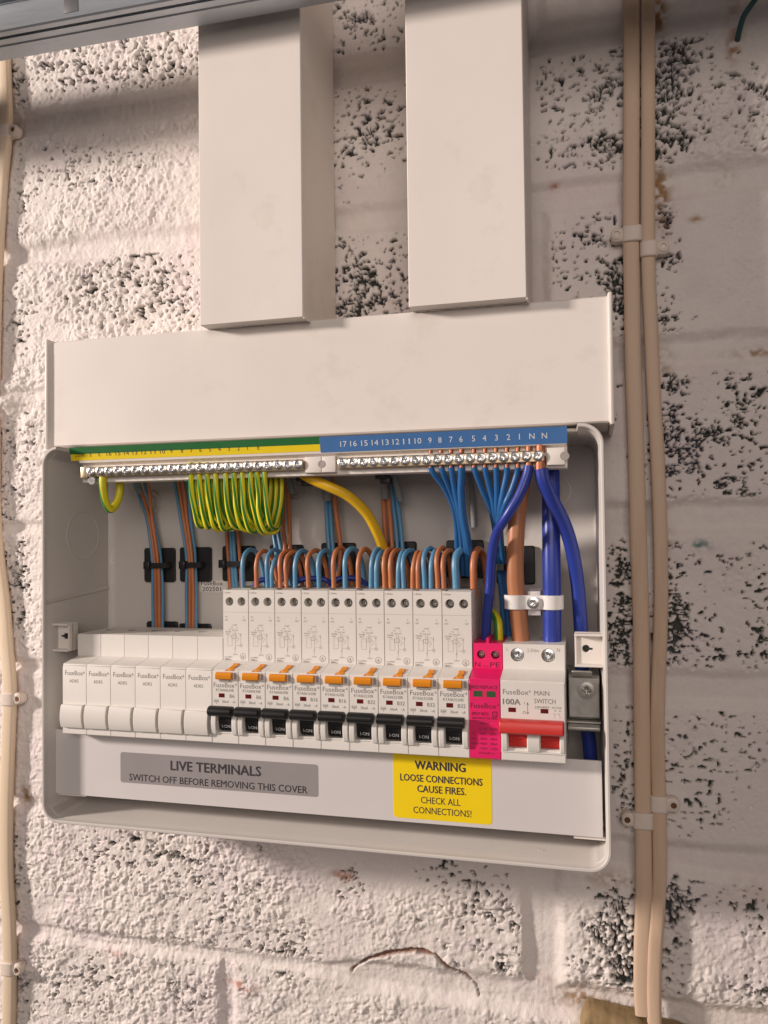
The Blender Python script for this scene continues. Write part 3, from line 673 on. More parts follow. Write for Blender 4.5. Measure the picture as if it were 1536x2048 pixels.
def rcbo(code, amp, strong):
    t = thing('circuit_breaker', '', 'breaker', (0, 40, 0), 'white breakers with black toggles and orange test buttons')
    x0, x1 = G, PW-G; D2 = 55.8; ZT = 93.3
    mb = MB()
    # lower housing: solid below, above and beside the switch pocket
    mb.box(x0, x1, 12, 62, 0, 44.4); mb.hole_rect(x0+.35, x1-.35, .4, 44, 71.6, 3.9, 13.9, 6.8, 21.0, 9)
    skirt(mb, x0, x1, 0, 44.4, 62, 71.6, .35, .4)
    mb.prism_x([(14, 44.4), (70.6, 44.4), (70.9, 45.4), (D2+1, 48.2), (D2, 48.6), (14, 48.6)], x0, x1)
    # ledge under the pocket
    mb.prism_x([(71.5, 7.2), (72.0, 7.0), (72.0, 6.4), (71.5, 5.9)], 3.8, 14.0)
    part('lower_housing', mb, 'device', t, smooth=25)
    mb = MB()
    mb.box(x0, x1, 14, D2-8, 48.6, ZT); skirt(mb, x0, x1, 48.6, ZT, D2-8, D2, .25, .0)
    xm = (x0+x1)/2
    f0, f1 = x0+.25, x1-.25
    mb.hole_round(f0, xm, 79.3, ZT, D2, 4.7, 85.9, 2.75, 7, 24, him=1)
    mb.hole_round(xm, f1, 79.3, ZT, D2, 13.0, 85.9, 2.75, 7, 24, him=1)
    mb.add([(f0, D2, 48.6), (f1, D2, 48.6), (f1, D2, 79.3), (f0, D2, 79.3)], [[0, 1, 2, 3]])
    uh = part('upper_housing', mb, ['device', 'hole'], t, smooth=25)
    mb = MB()
    for cx in (4.7, 13.0): merge(mb, screw_mb(cx, 85.9, 2.0, D2-6.8, D2-4.6, n=20, rot=.3+cx))
    part('terminal_screw', mb, 'dullsteel', uh)
    mb = MB(); mb.box(2.2, 16, 20, 48, ZT, ZT+.5); mb.box(1.0, 1.8, 16, 54, ZT, ZT+.3)
    part('top_grille', mb, 'dullsteel', uh)
    # guards either side of the toggle
    pr = [(71.5, 5.4)]+[(71.6+2.6*math.sin(math.pi*(.06+.88*k/10))**.5, 5.6+13.6*k/10) for k in range(11)]+[(71.5, 19.4)]
    for a, b in ((.35, 3.75), (14.05, 17.45)):
        mb = MB(); mb.prism_x(pr, a, b); part('toggle_guard', mb, 'device', t, bevel=.5)
    mb = MB()
    n = 14; pr = [(76.2+3.0*math.cos(2*math.pi*k/n)*1.25, 20.8+3.1*math.sin(2*math.pi*k/n)) for k in range(n)]
    mb.prism_x(pr, .5, 15.8)
    dr = [(63, 7.7)]+[(69.3+1.5*math.sin(math.pi*k/8), 7.8+13.2*k/8) for k in range(9)]+[(63, 21)]
    mb.prism_x(dr, 4.0, 13.8)
    mb.prism_x([(69, 16.6), (73, 17.4), (74, 20), (69, 20)], 5, 12.8)
    tg = part('toggle', mb, 'black', t, bevel=.3, smooth=50)
    mb = MB(); mb.prism_x([(70.6, 13.6), (71.1, 13.9), (71.1, 14.4), (70.6, 14.7)], 4.1, 13.7); mb.prism_x([(70.6, 15.6), (71.1, 15.9), (71.1, 16.3), (70.6, 16.6)], 4.1, 13.7)
    part('ridge', mb, 'black', tg)
    l = MB(); text(l, 'I-ON', 8.9, 9.3, 0, 2.0, wid=5.4, fn=lambda x, z: (x, 69.3+1.5*math.sin(math.pi*(z-7.8)/13.2)+.12, z))
    flatpart('lettering', l, 'inkwhite', tg)
    # orange test button in its little seat
    mb = MB(); mb.prism_x([(71.5, 39.3), (73.6, 39.5), (74.2, 40.4), (74.2, 42.6), (73.4, 43.6), (71.5, 43.9)], 3.3, 14.2)
    mb.add([(8.4, 71.5, 43.7), (13.8, 70, 45.9), (13.8, 66, 47.6), (11.8, 69, 46.6), (9.4, 71.0, 45.4)], [[0, 1, 2, 3, 4]])
    mb.prism_x([(62, 46.8), (68.6, 45.6), (71.2, 44.6), (71.2, 45.6), (68.6, 46.2), (62, 48.0)], 10.6, 14.6)
    part('test_button', mb, 'orange', t, bevel=.35)
    mb = MB(); mb.box(14.9, 16.6, 70, 71.68, 39.6, 43.8); mb.box(5.2, 12.2, 71.5, 72.4, 38.0, 38.9)
    part('button_seat', mb, 'inkfaint', t)
    mb = MB(); mb.box(4.7, 8.6, 71.4, 71.68, 28.2, 30.7)
    part('indicator_window', mb, 'window', t)
    l = MB()
    text(l, 'FuseBox', 8.3, 34.4, 71.66, 2.9, wid=14.0, bold=.004); text(l, '®', 16.3, 35.6, 71.66, 1.5, wid=1.1)
    text(l, code, 8.8, 31.9, 71.66, 1.7, wid=11.8)
    text(l, amp, 13.6, 28.2, 71.66, 2.2, wid=3.2 if len(amp) < 3 else 4.4, bold=.01)
    text(l, '30mA', 9.2, 24.9, 71.66, 1.7, wid=4.6); text(l, '6000', 3.0, 25.4, 71.66, 1.1, wid=2.8); text(l, '3', 3.0, 24.1, 71.66, 1.0); text(l, '~A', 14.6, 24.9, 71.66, 1.6, wid=2.4)
    rectline(l, 1.5, 4.5, 25.2, 26.8, 71.66, .12)
    flatpart('lettering', l, 'inkgrey', t)
    l = MB(); circuit(l, D2+.06)
    flatpart('wiring_diagram', l, 'inkgrey' if strong else 'inkfaint', uh)
    l = MB()
    text(l, '50/60Hz', 1.2, 49.0-.9+.5, D2+.06, .9, wid=4.6, align='l')
    circ(l, 13.8, 51.0+.2, 1.9, D2+.06, .22, 20); text(l, 'S', 13.8, 50.2, D2+.06, 1.9)
    flatpart('approval_mark', l, 'inkgrey', uh)
    return t
ratings = [('RTA0606B', 'B6')]*3+[('RTA1606B', 'B16')]*2+[('RTA3206B', 'B32')]*4
codes = {'B6': 'RTA060630B', 'B16': 'RTA061630B', 'B32': 'RTA063230B'}
lab = ['white B6 breaker next to the blank modules, first breaker on the left', 'white B6 breaker, middle one of the three marked B6', 'white B6 breaker beside the first one marked B16', 'white B16 breaker with a faded wiring diagram on its front', 'white B16 breaker beside the first one marked B32',
       'white B32 breaker beside the breakers marked B16', 'white B32 breaker, second of the four marked B32', 'white B32 breaker, third of the four marked B32', 'white B32 breaker touching the magenta surge protector']
proto = {}
for k, (_, a) in enumerate(ratings):
    strong = k not in (3,)
    key = (a, strong)
    if key not in proto:
        proto[key] = o = rcbo(codes[a], a, strong); o.location = b3((k*PW, 40, 0)); o['org'] = [k*PW, 40, 0]; o['label'] = lab[k]
    else: copy_tree(proto[key], (k*PW, 40, 0), lab[k])

def surge():
    t = thing('surge_protector', 'bright magenta surge protector between the last breaker and the main switch', 'surge protector', (9*PW, 40, 0))
    X = 9*PW; x0, x1 = X+G, X+PW-G; D2 = 55.8; ZT = 63.1
    mb = MB(); mb.prism_x([(12, 0), (70.9, 0), (71.6, .6), (71.6, 44.0), (71.0, 44.7), (12, 44.7)], x0, x1)
    mb.prism_x([(14, 44.4), (70.6, 44.4), (70.9, 45.0), (D2+1, 48.2), (D2, 48.6), (14, 48.6)], x0, x1)
    part('lower_housing', mb, 'pink', t, bevel=.4)
    mb = MB(); mb.box(x0+.5, x1, 14, D2-8, 48.6, ZT); skirt(mb, x0+.5, x1, 48.6, ZT, D2-8, D2, .4, 0); f0, f1, xm = x0+.9, x1-.4, X+9.0
    mb.hole_round(f0, xm, 52.6, ZT, D2, X+5.1, 56.4, 2.5, 6, 22, him=1); mb.hole_round(xm, f1, 52.6, ZT, D2, X+13.4, 56.4, 2.5, 6, 22, him=1)
    mb.add([(f0, D2, 48.6), (f1, D2, 48.6), (f1, D2, 52.6), (f0, D2, 52.6)], [[0, 1, 2, 3]])
    mb.box(X+8.2, X+9.6, 40, D2-1, ZT, ZT+3.0)
    up = part('upper_housing', mb, ['pink', 'hole'], t, smooth=25)
    mb = MB()
    for cx in (5.1, 13.4): merge(mb, screw_mb(X+cx, 56.4, 1.9, D2-5.8, D2-3.2, n=20, rot=cx))
    part('terminal_screw', mb, 'dullsteel', up)
    l = MB(); text(l, 'N', X+3.0, 49.2, D2+.06, 3.0, wid=3.2); text(l, '1.2Nm', X+7.4, 49.2, D2+.06, .9, wid=4.0); text(l, 'PE', X+13.3, 49.2, D2+.06, 3.0, wid=5.8)
    flatpart('lettering', l, 'inkpink', up)
    for a in (2.6, 10.0):
        mb = MB(); mb.box(X+a, X+a+5.2, 71.4, 71.68, 35.0, 38.4); part('status_window', mb, 'greenwin', t)
    l = MB(); D = 71.66
    text(l, 'RED:REPLACE', X+9, 39.6, D, 1.9, wid=14.6, bold=.02)
    text(l, 'FuseBox', X+8.2, 28.6, D, 2.9, wid=14.4, bold=.006); text(l, '®', X+16.3, 30.0, D, 1.2, wid=1.0)
    text(l, 'SPDT1BT2', X+6.2, 24.6, D, 1.7, wid=9.6, bold=.05); rectline(l, X+13.4, X+15.8, 24.0, 26.8, D, .5); text(l, '2', X+14.6, 24.6, D, 1.6)
    text(l, 'SURGE PROTECTIVE DEVICE', X+8.8, 22.4, D, 1.2, wid=14.6, bold=.01)
    text(l, '240VAC', X+8.8, 19.6, D, 1.3, wid=5.6)
    for i, (a, b, c) in enumerate((('', 'L-N', 'N-PE'), ('Uc', '320V~', '255V~'), ('In', '20kA', '20kA'), ('Imax', '40kA', '40kA'), ('Up', '1.5kV', '1.5kV'))):
        z = 16.4-i*2.75
        if a: text(l, a, X+1.2, z, D, 1.2, align='l', wid=1.1*len(a))
        text(l, b, X+8.0, z, D, 1.3, wid=4.0); text(l, c, X+13.8, z, D, 1.3, wid=4.0)
    text(l, 'IEC61643-11', X+9.6, 2.9, D, 1.2, wid=8.4); line(l, X+1.4, 21.6, X+15.8, 21.6, D, .15)
    flatpart('lettering', l, 'inkpink', t)
surge()

def main_switch():
    X = 10*PW; t = thing('main_switch', 'white double width main switch with red bar at the right end of the row', 'main switch', (X, 40, 0))
    x0, x1 = X+G, X+2*PW-G; D2 = 55.8; ZT = 63.1
    mb = MB(); mb.box(x0, x1, 12, 62, 0, 44.4); skirt(mb, x0, x1, 0, 44.4, 62, 71.6, .4, .5)
    xm = X+PW
    mb.hole_rect(x0+.4, xm, .5, 43.9, 71.6, X+4.2, X+14.4, 7.2, 21.5, 9); mb.hole_rect(xm, x1-.4, .5, 43.9, 71.6, X+22.0, X+32.2, 7.2, 21.5, 9)
    mb.prism_x([(14, 44.4), (70.6, 44.4), (70.9, 45.2), (D2+1, 48.2), (D2, 48.6), (14, 48.6)], x0, x1)
    mb.box(x0, x1, 71.5, 72.4, 5.0, 5.9)
    part('lower_housing', mb, 'device', t, smooth=25)
    mb = MB(); mb.box(x0, x1, 14, D2-8, 48.6, ZT); skirt(mb, x0, x1, 48.6, ZT, D2-8, D2, .4, 0); f0, f1 = x0+.4, x1-.4
    mb.hole_round(f0, xm, 50, ZT, D2, X+8.4, 56.9, 3.9, 4.5, 26, him=0); mb.hole_round(xm, f1, 50, ZT, D2, X+26.0, 56.9, 3.9, 4.5, 26, him=0)
    mb.add([(f0, D2, 48.6), (f1, D2, 48.6), (f1, D2, 50), (f0, D2, 50)], [[0, 1, 2, 3]])
    up = part('upper_housing', mb, ['device', 'hole'], t, smooth=25)
    for cx, r in ((8.4, .4), (26.0, 1.0)):
        part('terminal_screw', screw_mb(X+cx, 56.9, 3.45, D2-4.5, D2-.7, n=32, rot=r, dep=1.2), 'steel', up)
    l = MB(); text(l, 'L', X+2.7, 59.2, D2+.06, 1.8); text(l, '2.5Nm', X+17.4, 58.6, D2+.06, 2.0, wid=6.6); text(l, 'N', X+31.8, 59.2, D2+.06, 2.0)
    flatpart('lettering', l, 'inkfaint', up)
    # two red rockers joined by the red bar
    for a in (4.3, 22.1):
        mb = MB(); dr = [(63, 7.3)]+[(68.6+1.8*math.sin(math.pi*k/8), 7.4+14*k/8) for k in range(9)]+[(63, 21.4)]
        mb.prism_x(dr, X+a, X+a+10.0)
        mb.prism_x([(69.6, 12.4), (71.0, 12.7), (71.0, 13.4), (69.6, 13.7)], X+a, X+a+10); mb.prism_x([(69.6, 10.6), (70.6, 10.8), (70.6, 11.3), (69.6, 11.5)], X+a, X+a+10)
        mb.prism_x([(69, 15.5), (73.4, 16.6), (73.4, 18.6), (69, 19)], X+a+.6, X+a+9.4)
        part('rocker', mb, 'red', t, bevel=.2)
    mb = MB(); mb.prism_x([(72.8, 16.9), (78.4, 16.6), (79.6, 17.6), (79.8, 22.0), (79.0, 23.4), (77.4, 24.0), (72.8, 24.0)], X-.2, X+35.0)
    part('switch_bar', mb, 'red', t, bevel=.7)
    pr = [(71.5, 5.4)]+[(71.6+2.6*math.sin(math.pi*(.06+.88*k/10))**.5, 5.6+14.6*k/10) for k in range(11)]+[(71.5, 20.4)]
    for a, b in ((.5, 3.9), (14.7, 21.8), (32.4, 35.1)):
        mb = MB(); mb.prism_x(pr, X+a, X+b); part('toggle_guard', mb, 'device', t, bevel=.5)
    for a in (4.4, 22.2):
        mb = MB(); mb.box(X+a, X+a+4.2, 71.4, 71.68, 27.2, 29.7); part('indicator_window', mb, 'window', t)
    l = MB(); D = 71.66
    text(l, 'FuseBox', X+8.6, 37.0, D, 3.0, wid=14.2, bold=-.002); text(l, '®', X+16.4, 38.4, D, 1.3, wid=1.1)
    text(l, 'MAIN', X+23.0, 37.0, D, 2.7, wid=8.2); text(l, 'SWITCH', X+24.6, 32.6, D, 2.7, wid=11.6)
    text(l, '100A', X+6.3, 31.4, D, 3.2, wid=9.6, bold=.05)
    text(l, 'I', X+13.4, 31.8, D, 1.4); text(l, 'O', X+13.2, 26.5, D, 1.6); line(l, X+15.1, 26.8, X+15.1, 32.6, D, .25)
    line(l, X+14.5, 31.6, X+15.1, 32.8, D, .25); line(l, X+15.7, 31.6, X+15.1, 32.8, D, .25); line(l, X+14.5, 27.6, X+15.1, 26.4, D, .25); line(l, X+15.7, 27.6, X+15.1, 26.4, D, .25)
    text(l, '230V/400V~ AC22A', X+26.4, 30.0, D, 1.2, wid=14.6); line(l, X+19, 29.5, X+27, 29.5, D, .12)
    text(l, '2  4', X+31.4, 28.4, D, 1.0, wid=3.4); line(l, X+29.9, 24.6, X+29.9, 26.2, D, .14); line(l, X+32.7, 24.6, X+32.7, 26.2, D, .14); line(l, X+29.9, 26.2, X+29.2, 27.6, D, .14); line(l, X+32.7, 26.2, X+32, 27.6, D, .14); line(l, X+29.3, 26.9, X+32.4, 26.9, D, .1)
    flatpart('lettering', l, 'inkgrey', t)
main_switch()

def rail_and_clamp():
    mb = MB(); mb.prism_x([(8, 8), (16, 8), (16, 14), (9, 14), (9, 38), (16, 38), (16, 44), (8, 44)], -116, 229)
    single('mounting_rail', mb, 'dullsteel', 'dull steel rail behind the modules, seen right of the main switch', 'rail', (56, 8, 26))
    t = thing('end_clamp', 'steel screw clamp on the rail right of the main switch', 'clamp', (222, 16, 17))
    a = P(1137, 1360, 50); b = P(1200, 1440, 50)
    mb = MB(); x0, x1 = a[0], b[0]
    mb.prism_x([(16, 20), (48.5, 20), (50, 21.4), (50, 43.5), (48.5, 45), (16, 45)], x0, x1)
    part('clamp_body', mb, 'dullsteel', t, bevel=.5)
    c = P(1173, 1380, 51)
    part('clamp_screw', screw_mb(c[0], c[2], 4.6, 50, 52.6, rot=.05, dep=1.2, arm=.13), 'dullsteel', t)
    mb = MB(); c = P(1170, 1410, 50); mb.ring_d(c[0], c[2], 4.7, 5.2, 50, 50.25)
    part('pressing', mb, 'dullsteel', t)
    mb = MB(); c = P(1137, 1450, 50)
    mb.prism_x([(44, 14.2), (56, 14.6), (57.4, 15.6), (57.4, 17), (56, 18), (44, 18)], x0-.5, x1); part('clamp_jaw', mb, 'dullsteel', t, bevel=.4); mb = MB(); mb.prism_x([(44, 18.6), (53, 18.6), (53, 19.4), (44, 19.4)], x0-1, x1+.5); part('spring_plate', mb, 'dullsteel', t); mb = MB()
    mb.prism_x([(44, 45), (52, 45), (55, 48), (54, 48.8), (51, 46.2), (44, 46.2)], x0+2, x1-4)
    part('clamp_jaw', mb, 'dullsteel', t, bevel=.4)
rail_and_clamp()

# ------------------------------------------------------------------ terminal bars
def bars():
    t = thing('terminal_bar_carrier', 'white plastic carrier with green, yellow and blue numbered strip across the enclosure top', 'label carrier', (56, 50, 165))
    mb = MB()
    mb.prism_x([(44, 164.6), (57.5, 164.6), (57.5, 176.8), (61, 177.6), (63.2, 187.2), (44, 187.2)], -101.5, 216.6)
    part('carrier', mb, 'lug', t, bevel=.3)
    for a, b in ((59.0, 69.6), (69.8, 78.6), (205.6, 215.6)):
        mb = MB(); mb.box(a, b, 57.5, 61.5, 166.0, 176.0, .6); part('end_block', mb, 'lug', t, smooth=25)
    mb = MB(); mb.ring_d(69.7, 171.2, 1.9, 2.3, 61.0, 61.75, 20); mb.cyl_d(69.7, 171.2, 1.9, 60, 61.6, 20)
    part('slot', mb, 'inkfaint', t)
    mb = MB(); mb.cyl_d(215.4, 171, 2.6, 61.3, 61.7, 20); part('slot', mb, 'inkfaint', t)
    # printed strips on the tilted lip (plane from (61.1,178) to (63.3,187))
    f = lambda x, z, h=.06: (x, 61.0+(z-177.7)*(2.2/9.5)+h+.14, z)
    def strip(x0, x1, z0, z1, m, name):
        mb = MB(); mb.add([f(x0, z0), f(x1, z0), f(x1, z1), f(x0, z1), f(x0, z0, -.4), f(x1, z0, -.4), f(x1, z1, -.4), f(x0, z1, -.4)], [[0, 1, 2, 3], [4, 7, 6, 5], [0, 4, 5, 1], [1, 5, 6, 2], [2, 6, 7, 3], [3, 7, 4, 0]])
        return part(name, mb, m, t, smooth=0)
    strip(-107.5, 69.0, 183.4, 187.9, 'ygreen', 'green_label_strip')
    ys = strip(-107.2, 69.0, 179.2, 183.35, 'yyellow', 'yellow_label_strip')
    bs = strip(69.2, 217.0, 178.2, 187.7, 'blue', 'blue_label_strip')
    l = MB(); g = lambda x, z: f(x, z, .12)
    for s, px, py in [('2.0Nm', 159, 913), ('E', 182, 910), ('E', 199, 911), ('16', 218, 911), ('15', 236, 909), ('14', 253, 907), ('13', 270, 908), ('12', 288, 906), ('11', 306, 906), ('10', 325, 904), ('9', 343, 902), ('8', 364, 901), ('7', 383, 900), ('6', 401, 900), ('5', 420, 899), ('4', 439, 898), ('3', 458, 898), ('2', 477, 898), ('1', 495, 897), ('E', 517, 896)]:
        q = P(px, py, 62.3); text(l, s, q[0], 181.6, 0, 2.7, fn=g, wid=7 if len(s) > 3 else (3.6 if len(s) == 2 else None))
    flatpart('lettering', l, 'inkdark', ys)
    l = MB(); xs = [687, 707, 729, 750, 771, 792, 813, 836, 860, 880, 902, 922, 947, 969, 993, 1017, 1039, 1064, 1089]
    for s, px in zip(['17', '16', '15', '14', '13', '12', '11', '10', '9', '8', '7', '6', '5', '4', '3', '2', '1', 'N', 'N'], xs):
        q = P(px, 880, 62.3); text(l, s, q[0], 181.3, 0, 3.3, fn=g, wid=4.1 if len(s) == 2 else None)
    flatpart('lettering', l, 'inkwhite', bs)
    sm = None
    def bar(name, lb, x0, x1, n, grp):
        nonlocal sm
        b = thing(name, lb, 'terminal bar', ((x0+x1)/2, 58, 171))
        mb = MB(); mb.prism_d(rrect(x0-3.4, x1+3.4, 168.0, 174.6, 1.4), 57.5, 62.0, ch=.5)
        if name == 'earth_bar': mb.box(x0-8.6, x0-3.6, 57.5, 61.6, 167.4, 174.9, .4)
        part('bar', mb, 'brass', b, smooth=30)
        for k in range(n):
            x = x0+(x1-x0)*k/(n-1)
            if sm is None: sm = [mesh_from(screw_mb(0, 0, 3.0, -1, 1.7, n=28, rot=r, dep=1.1, dome=.5, arm=.15), 'screw', 'steel') for r in (.1, .5, .9, 1.3)]
            o = bpy.data.objects.new('screw', sm[(k*7+3*k*k) % 4]); COL.objects.link(o); o.parent = b
            o.location = Vector(((x-b['org'][0])*MM, -(62.0-b['org'][1])*MM, (171.5-b['org'][2]+.12*math.sin(k*2.3))*MM))
        return b
    eb = bar('earth_bar', 'brass earth bar with a row of screws under the green and yellow strip', -91.5, 54.6, 23, None)
    nb = bar('neutral_bar', 'brass neutral bar with a row of screws under the blue numbered strip', 83.6, 200.6, 19, None)
    mb = MB(); mb.cyl_d(-92, 165.6, 3.0, 58.5, 61.2, 18, ch=.4); part('strap_screw', mb, 'steel', eb)
bars()

# ------------------------------------------------------------------ trunking
def trunking():
    t = thing('horizontal_trunking', 'wide white plastic trunking box lying across the top of the enclosure', 'trunking', (56, 0, 189.5))
    x0, x1, z0, z1 = -127.3, 240.6, 189.6, 261.8
    mb = MB(); mb.prism_x([(.5, z0+1.2), (50, z0+1.2), (50, z1-1.2), (.5, z1-1.2)], x0+.3, x1-.3); part('base', mb, 'trunk', t)
    mb = MB(); mb.prism_x([(44, z0), (56, z0), (57, z0+.9), (57.02, z0+8), (56.95, z0+10), (56.95, z1-10), (57.02, z1-8), (57, z1-.9), (56, z1), (44, z1), (44, z1-1), (50.5, z1-1), (50.5, z0+1), (44, z0+1)], x0, x1); part('lid', mb, 'trunk', t, smooth=20)
    for a, b in ((x0-2.6, x0-.02), (x1+.02, x1+2.6)):
        mb = MB(); mb.prism_d(rrect(a, b, z0-1.4, z1+1.6, .5, 2), .5, 59.0, ch=.5); part('end_cap', mb, 'trunk', t, bevel=.3)
        mb = MB(); rnd = random.Random(int(b)); xx = b+.1 if a < 0 else a-.1
        mb.tube([(xx, 57.1, z0+(z1-z0)*k/14) for k in range(15)], [rnd.uniform(.12, .5) for k in range(80)], 6); part('sealant_bead', mb, 'trunk', t)
    out = []
    for nm_, lb, xl, xr, zb in (('vertical_trunking', 'left one of the two white vertical trunkings, partly behind the metal rail', -8.2, 61.2, 260.0), ('vertical_trunking', 'right one of the two white vertical trunkings, nearer the cream cables', 127.4, 196.2, 260.4)):
        t = thing(nm_, lb, 'trunking', ((xl+xr)/2, 0, zb), 'vertical white trunkings'); zb += 1.3
        mb = MB(); mb.prism_z([(xl+1.2, .5), (xl+1.2, 62), (xr-1.2, 62), (xr-1.2, .5)], 262.5, 640); mb.box(xl+1.15, xr-1.15, 56, 68.3, zb-.05, zb+2); part('base', mb, 'trunk', t)
        mb = MB(); mb.prism_z([(xl, 56), (xl, 68.2), (xl+.5, 68.7), (xl+9, 68.72), (xl+11, 68.66), (xr-11, 68.66), (xr-9, 68.72), (xr-.5, 68.7), (xr, 68.2), (xr, 56), (xr-1.1, 56), (xr-1.1, 62.3), (xl+1.1, 62.3), (xl+1.1, 56)], zb, 640); part('lid', mb, 'trunk', t, smooth=20)
        rnd = random.Random(int(xr)); n = 26
        mb = MB(); mb.tube([(xl+.5+(xr-xl-1)*k/n, 57.6+.4*rnd.random(), z0+71.7+.5*rnd.random()) for k in range(n+1)], [rnd.uniform(.2, .9) for k in range(n*3+2)], 6, seg=2); part('sealant_bead', mb, 'trunk', t)
        mb = MB(); mb.tube([(xr+.1, 57+11*k/8, zb-.3-.2*rnd.random()) for k in range(9)], [rnd.uniform(.3, .9) for k in range(30)], 6, seg=2); part('sealant_bead', mb, 'trunk', t)
trunking()

def metal_rail():
    t = thing('metal_channel_rail', 'galvanised metal channel rail crossing in front of the left trunking at the top', 'rail', (50, 80, 446))
    sl = -.0105; z = 447.2
    def pr(mb, prof, x0=-420, x1=520):
        mb.loft([[(x0, d, q+sl*(x0-50)) for d, q in prof], [(x1, d, q+sl*(x1-50)) for d, q in prof]], True)
    mb = MB()
    pr(mb, [(77, z), (90, z-.2), (91, z+.5), (93.5, z+.5), (94.3, z-.3), (97, z-.3), (97.3, z+2.4), (99.6, z+2.4), (100, z-.6), (104, z-.8), (105, z+.1), (105.2, z+15.6), (104.4, z+17), (103, z+17.4), (103, z+16.2), (98, z+16), (98, z+23), (103, z+24), (105, z+24.8), (105, z+29), (98, z+29.5), (98, z+42), (77, z+42)])
    part('channel', mb, 'galv', t, smooth=30)
    for px, py in ((143, 25),):
        a = P(128, 40, 105.2); b = P(156, 20, 105.2)
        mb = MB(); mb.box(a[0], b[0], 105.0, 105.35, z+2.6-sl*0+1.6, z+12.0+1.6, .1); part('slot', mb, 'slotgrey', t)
metal_rail()

# ------------------------------------------------------------------ surface cables and their clips
def flat_cable(label, pts, m, hw, th, org_d=4, group=None):
    mb = MB(); Q = [P(px, py, d) for px, py, d in pts]
    ext = Q[0]; Q = [(ext[0]+(Q[0][0]-Q[1][0])*.6, ext[1], ext[2]+(Q[0][2]-Q[1][2])*.6)]+Q
    mb.tube(Q, 1.0, 16, flat=(hw, th), seg=8)
    return single('flat_cable', mb, m, label, 'cable', Q[len(Q)//2], group)
flat_cable('inner, wider one of the two tan flat cables right of the enclosure', [(1263, -120, 4), (1263, 0, 4), (1263, 250, 4), (1262, 460, 4.5), (1264, 600, 4), (1266, 720, 4), (1272, 900, 4), (1277, 1080, 4.5), (1282, 1250, 4), (1283, 1400, 4.5), (1285, 1560, 4), (1287, 1700, 4.5), (1287, 1800, 5), (1284, 1900, 5.5), (1284, 1980, 6), (1287, 2030, 7)], 'tan', 4.95, 2.6)
flat_cable('outer, narrower one of the two tan flat cables right of the enclosure', [(1296, -120, 4), (1296, 0, 4), (1296, 250, 4), (1296, 500, 4.5), (1301, 640, 4), (1308, 800, 4), (1314, 900, 4), (1319, 1020, 4.5), (1322, 1150, 4), (1321, 1250, 4), (1315, 1400, 4), (1315, 1500, 4.5), (1318, 1620, 5), (1319, 1740, 5), (1315, 1830, 5.5), (1310, 1900, 6.5), (1308, 1980, 7), (1309, 2060, 8)], 'tan', 4.3, 2.6)
flat_cable('cream flat cable running down the left edge of the photo', [(6, -60, 4), (8, 100, 4), (12, 250, 5), (4, 350, 4), (-3, 460, 4), (-8, 560, 4), (-12, 700, 4), (-13, 900, 4), (-12, 1000, 4), (-6, 1100, 4), (6, 1200, 4), (13, 1290, 4.5), (20, 1380, 5), (17, 1480, 4), (13, 1600, 4), (13, 1740, 4.5), (19, 1870, 5), (20, 1960, 4), (18, 2080, 4), (18, 2200, 4)], 'cream', 5.2, 3.2)
def clip(px, py, w, nx, lab, ny=0):
    """px: centre of the cable, w: half width in mm, nx: nail side -1 / +1"""
    c = P(px, py, 6); x, z = c[0], c[2]; t = thing('cable_clip', lab, 'cable clip', (x, 0, z), 'painted plastic clips nailed over the flat cables')
    h = 5.0; mb = MB(); x0, x1 = x-w-.9, x+w+.9
    pr = [(x0, .5), (x0, 6.2), (x0+.8, 7.9), (x0+2.2, 8.8), (x1-2.2, 8.8), (x1-.8, 7.9), (x1, 6.2), (x1, .5)]
    mb.prism_z(pr, z-h, z+h); part('band', mb, 'clip', t, bevel=.8, smooth=60)
    mb = MB(); cx = x1+3.0 if nx > 0 else x0-3.0
    mb.prism_d(rrect(min(cx, cx-nx*5)-3.4*(nx < 0), max(cx, cx-nx*5)+3.4*(nx > 0), z-4.4+ny, z+4.4+ny, 3.2), .5, 7.4, ch=.8); part('nail_boss', mb, 'clip', t, bevel=.5, smooth=60)
    mb = MB(); mb.ring_d(cx, z+ny, 2.1, 2.9, 7.2, 8.1, 18); part('boss_rim', mb, 'clip', t, smooth=60)
    mb = MB(); mb.cyl_d(cx, z+ny, 2.1, 5, 7.7, 14, ch=.6); part('nail', mb, 'nail' if px > 1300 or 0 < py-1400 < 300 or px < 30 else 'clip', t)
clip(1264, 468, 5.4, -1, 'painted clip on the inner tan cable at the height of the trunkings, smooth boss')
clip(1298, 498, 4.5, 1, 'cracked clip on the outer tan cable at the height of the trunkings')
clip(1318, 1608, 4.5, 1, 'clip with a rusty nail on the outer tan cable, level with the enclosure bottom')
clip(1286, 1641, 5.4, -1, 'clip with a rusty nail on the inner tan cable, just right of the enclosure bottom')
clip(8, 264, 5.2, 1, 'topmost clip on the cream cable at the left edge')
clip(17, 1398, 5.2, 1, 'clip with a large rusty nail on the cream cable, left of the blank modules', .6)
clip(16, 1936, 5.2, 1, 'lowest clip on the cream cable at the bottom left corner')

mb = MB(); mb.tube([P(1560, -90, 22), P(1530, -30, 20), P(1508, 2, 16), P(1488, 32, 12), P(1479, 60, 7), P(1476, 74, 3), P(1474, 84, -2)], 1.7, 10, seg=6)
single('thin_teal_cable', mb, 'tealwire', 'thin teal cable end poking out of a rusty hole at the top right corner', 'cable', P(1500, 20, 12))

